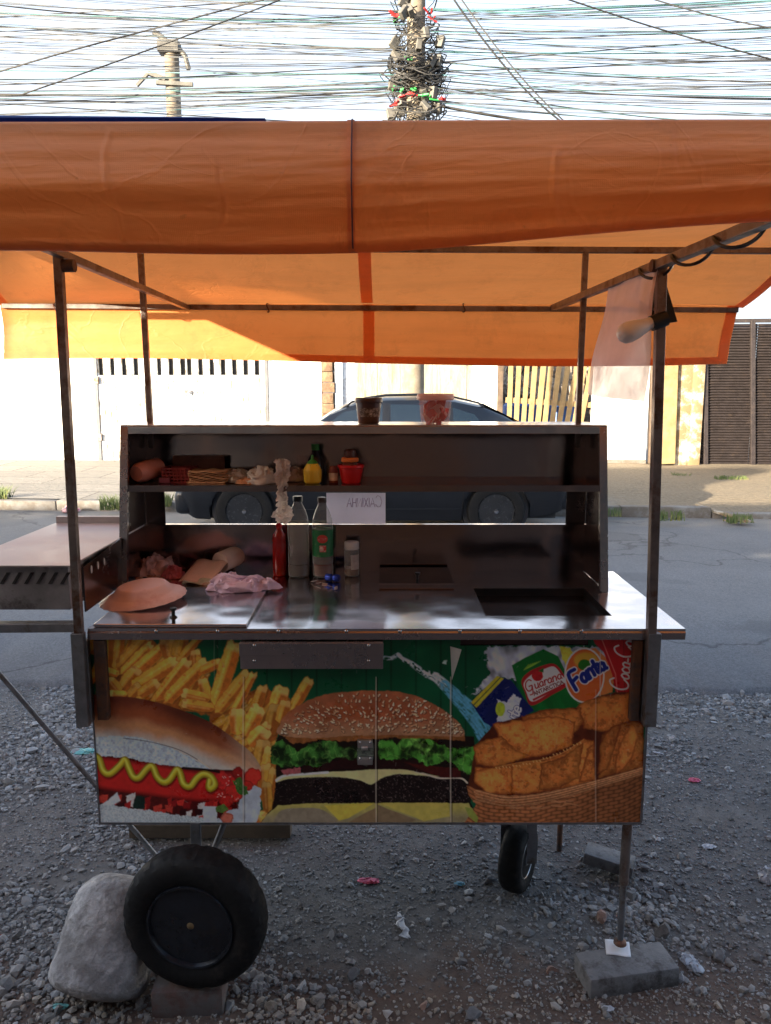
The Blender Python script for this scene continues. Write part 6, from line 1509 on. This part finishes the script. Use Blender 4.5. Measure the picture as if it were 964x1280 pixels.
o = b.obj('brick', mat('red_brick', (.12,.07,.06), .9, 0, .3, 18, .9, 60, .004, stain=(.12,.105,.10), amt=.8), bevel=.006, smooth=30); tag(o, 'dusty red brick wedged under the cart wheel', 'brick')
PAV = mat('grey_paver', (.15,.15,.155), .9, 0, .2, 16, .8, 90, .003, stain=(.06,.055,.052), amt=.6)
fp = Vector((LX_+.006, LY_-.040, 0)); b = MB()
b.box(-.122,.122,-.050,.050,-.025,.046, Matrix.Translation(fp) @ Matrix.Rotation(R(10), 4, 'Z')); o = b.obj('paver_block', PAV, bevel=.006, smooth=30); tag(o, 'grey paver block under the right leg of the cart', 'block')
b = MB().grid(lambda u, v: (LX_-.005+(u-.5)*.062+.012*(v-.5), LY_+.0+(v-.5)*.055-.010*(u-.5), .0475+.0012*math.sin(u*6)), 8, 8); tag(b.obj('folded_paper', mat('white_paper', (.62,.63,.66), .8, 0, .03, 9, .1), smooth=60, solid=.002), 'folded white paper under the foot of the right leg', 'paper')
q = onz(764, 1082, .035); b = MB(); b.box(-.075,.075,-.045,.045,-.018,.018, Matrix.Translation((q.x, q.y+.02, .042)) @ Euler((R(-6), R(5), R(-24))).to_matrix().to_4x4()); tag(b.obj('paver_block', PAV, bevel=.005, smooth=30), 'light grey flat paver lying behind the right leg', 'block')
q0 = onz(183, 1048, .012); q1 = onz(363, 1048, .012); b = MB(); b.bar((q0.x-.06, q0.y+.03, .033), (q1.x, q1.y+.03, .033), .05, .05); tag(b.obj('wooden_beam', mat('dirty_beam', (.10,.075,.052), .85, 0, .3, 9, .6, 40, .004, stain=(.09,.07,.05), amt=.5), bevel=.003), 'dirty wooden beam lying on the gravel behind the cart wheel', 'beam')
t = NT('rock_material'); v = t.coord(); c = t.ramp(t.noise(16, 9, .72, v), [(.3, (.08,.078,.08)), (.7, (.20,.195,.195))]); RKM = t.done(t.bsdf(c, .9, 0, t.bump(t.noise(60, 8, .75, v), .7, .005)))
BIG, BF = ico(2)
def rock(px, py, w_, h_, lab, seed, tint=None, yaw=0):
    g_ = np.random.default_rng(seed); q = onz(px, py, h_*.3); V = BIG.copy()
    n_ = np.array([mn.noise(Vector(v_)*1.3+Vector((seed*3.1, 0, 0))) for v_ in V]); V = V*(1+.45*n_[:, None]); V = facet(V[None], 9)[0]
    V = V*np.array([w_, w_*.72, h_]); ca, sa = math.cos(yaw), math.sin(yaw); V = np.stack([V[:,0]*ca-V[:,1]*sa, V[:,0]*sa+V[:,1]*ca, V[:,2]], 1)
    V = V+np.array([q.x, q.y, gz_(q.x, q.y)+h_*.55]); o = fastmesh('rock', V, BF, tint or RKM); tag(o, lab, 'rock')
REDR = mat('reddish_rock', (.26,.17,.14), .9, 0, .3, 14, .6)
for a in ((830,1168,.034,.028,'pale pointed rock right of the white paper foot pad',1,None,.4), (812,1150,.020,.016,'small rock just above the pale pointed rock by the leg',2,None,.1), (790,1120,.028,.018,'flat rock behind the right cart leg',3,None,.9),
          (752,1148,.026,.022,'rock leaning left of the right cart leg above the paper pad',4,REDR,.3), (835,1108,.020,.010,'flat light chip right of the cart leg',5,None,.2), (900,1195,.022,.018,'rock on the gravel at lower right of the paver block',6,None,.7),
          (576,1200,.022,.010,'flat stone on bare dirt left of the paver block',7,None,.2), (588,1268,.024,.016,'stone at the bottom edge right of centre',8,None,.5), (376,1130,.014,.016,'single upright pebble on dark gravel right of the wheel',9,None,.0),
          (610,1100,.020,.012,'stone between the castor and the white strip',10,None,.4), (658,1165,.026,.012,'flat slab stone in front of the castor',11,None,.2), (440,1218,.026,.020,'dark rock on the gravel right of the wheel brick',12,None,.6),
          (870,1130,.018,.012,'loose stone on the right gravel above the paper scraps',13,None,.1), (60,1190,.020,.016,'stone left of the large concrete lump',14,None,.3), (805,1085,.022,.014,'stone beside the light flat paver',15,None,.5), (690,1210,.018,.014,'small stone touching left of the paver block',16,REDR,.2),
          (945,1195,.020,.014,'stone near the lower right edge of the photo',17,None,.2), (20,1170,.018,.012,'stone near the lower left edge of the photo',18,None,.8), (530,1255,.016,.012,'small stone on the brown dirt near the bottom',19,REDR,.3), (780,1170,.016,.020,'stone tucked right behind the folded white paper',20,None,.3)):
    rock(*a)
PALEP = mat('white_litter', (.42,.43,.46), .5, 0, .1, 20, .3); PINKL = mat('pink_litter', (.60,.10,.18), .5, 0, .3, 30, .3); TEAL = film('teal_film', (.25,.62,.60), .8, .3, .3)
def lit(nm, px, py, rx, ry, h, m, lab, cat, sd, ang=0, z=None, rough=.8):
    q = onz(px, py, .01 if z is None else z); q.z = (gz_(q.x, q.y) if z is None else z)+.004; crumple(nm, q, rx, ry, h, m, lab, cat, sd, 22, ang, rough, .0008)
lit('pink_wrapper', 461, 1096, .034, .014, .010, PINKL, 'pink wrapper on the gravel under the middle of the cart', 'litter', 51)
lit('white_strip', 504, 1152, .010, .062, .012, PALEP, 'long white plastic strip on the gravel below the burger picture', 'litter', 52, .28)
lit('white_bag', 962, 1095, .030, .034, .040, PALEP, 'crumpled white bag at the right edge of the gravel', 'litter', 53)
lit('white_scrap', 886, 1054, .024, .012, .008, PALEP, 'flat white scrap on the gravel right of the cart', 'litter', 54)
lit('clear_wrapper', 864, 1200, .020, .040, .016, film('grey_film', (.6,.65,.72), .65, .2, .4), 'clear crumpled wrapper right of the paver block', 'litter', 55, .3)
lit('teal_scrap', 104, 936, .05, .03, .014, TEAL, 'pale teal plastic scrap on the gravel left of the cart', 'litter', 56)
lit('teal_scrap', 74, 1252, .022, .010, .006, TEAL, 'tiny teal scrap on the ground at lower left', 'litter', 57)
lit('teal_cup', 868, 972, .024, .014, .012, PINKL, 'small reddish scrap on the gravel right of the cart', 'litter', 58)
lit('white_scrap', 823, 938, .022, .006, .006, PALEP, 'thin white sliver on the gravel beside the cart', 'litter', 59, -.5)
lit('white_scrap', 760, 1255, .016, .010, .006, PALEP, 'small white scrap right of the paver block corner', 'litter', 60)
lit('cyan_lid', 575, 1100, .016, .010, .006, mat('cyan_litter', (.10,.28,.36), .4), 'small blue scrap behind the castor wheel', 'litter', 61)
lit('red_white_bag', 88, 640, .11, .07, .09, mat('red_white_litter', (.62,.42,.42), .5, 0, .4, 14, .3, stain=(.6,.05,.05), amt=.6), 'crumpled red and white bag on the road by the left kerb', 'litter', 62, 0, .02)
lit('paper_litter', 922, 652, .16, .04, .03, GRIMEW, 'pale broken board on the dirt kerb at right', 'litter', 63, -.45, .04)
tag(MB().bar(onz(872, 632, .10), onz(935, 652, .07), .07, .03).obj('broken_board', GRIMEW, bevel=.004), 'pale broken board lying across the dirt kerb at right', 'board')
GRS = mat('grass_blade', (.10,.14,.04), .7, 0, .5, 3, 0, stain=(.25,.22,.08), amt=.4)
rn = random.Random(9)
for k, (px, py, z, w_, h_, n_, lab) in enumerate(((0,622,.14,.22,.17,130,'grass tuft growing at the kerb by the left edge of the photo'), (140,632,.14,.30,.14,150,'grass tuft on the kerb left of the cart shelf'), (207,628,.14,.12,.13,70,'grass tuft on the kerb seen through the cart slit'),
        (850,598,.18,.25,.10,120,'green weeds at the foot of the cream masonry pillar'), (838,645,.12,.3,.07,110,'low weeds at the kerb right of the canopy post'), (925,648,.10,.28,.06,90,'dry low weeds on the dirt at the right edge'), (765,640,.12,.2,.05,60,'thin weeds along the kerb beside the shelf unit'), (915,598,.22,.5,.05,140,'dry grass along the foot of the black louvred gate'))):
    c_ = onz(px, py, z); b = MB()
    for j in range(n_):
        x_ = c_.x+rn.uniform(-w_*.5, w_*.5); y_ = c_.y+rn.uniform(-.06,.10); l = h_*rn.uniform(.4, 1.1); dx, dy = rn.gauss(0, l*.45), rn.gauss(0, l*.3); a = rn.uniform(0, 3.1); ww = .006
        b.add([(x_-ww*math.cos(a), y_-ww*math.sin(a), z-.05), (x_+ww*math.cos(a), y_+ww*math.sin(a), z-.05), (x_+dx*.5+ww*.7*math.cos(a), y_+dy*.5, z+l*.6), (x_+dx*.5-ww*.7*math.cos(a), y_+dy*.5, z+l*.6), (x_+dx, y_+dy, z+l)], [(0,1,2,3), (3,2,4)])
    tag(b.obj('grass_tuft', GRS), lab, 'grass tuft')
# every top-level mesh gets its origin at its foot
for o in list(bpy.data.objects):
    if o.type == 'MESH' and o.parent is None and not o.get('kind') and len(o.data.vertices) < 60000 and not o.children:
        bb = [Vector(q) for q in o.bound_box]; c_ = Vector(((bb[0].x+bb[6].x)/2, (bb[0].y+bb[6].y)/2, min(q.z for q in bb)))
        o.data.transform(Matrix.Translation(-c_)); o.location = Vector(o.location)+c_
scn.cycles.max_bounces = 10; scn.cycles.transparent_max_bounces = 16
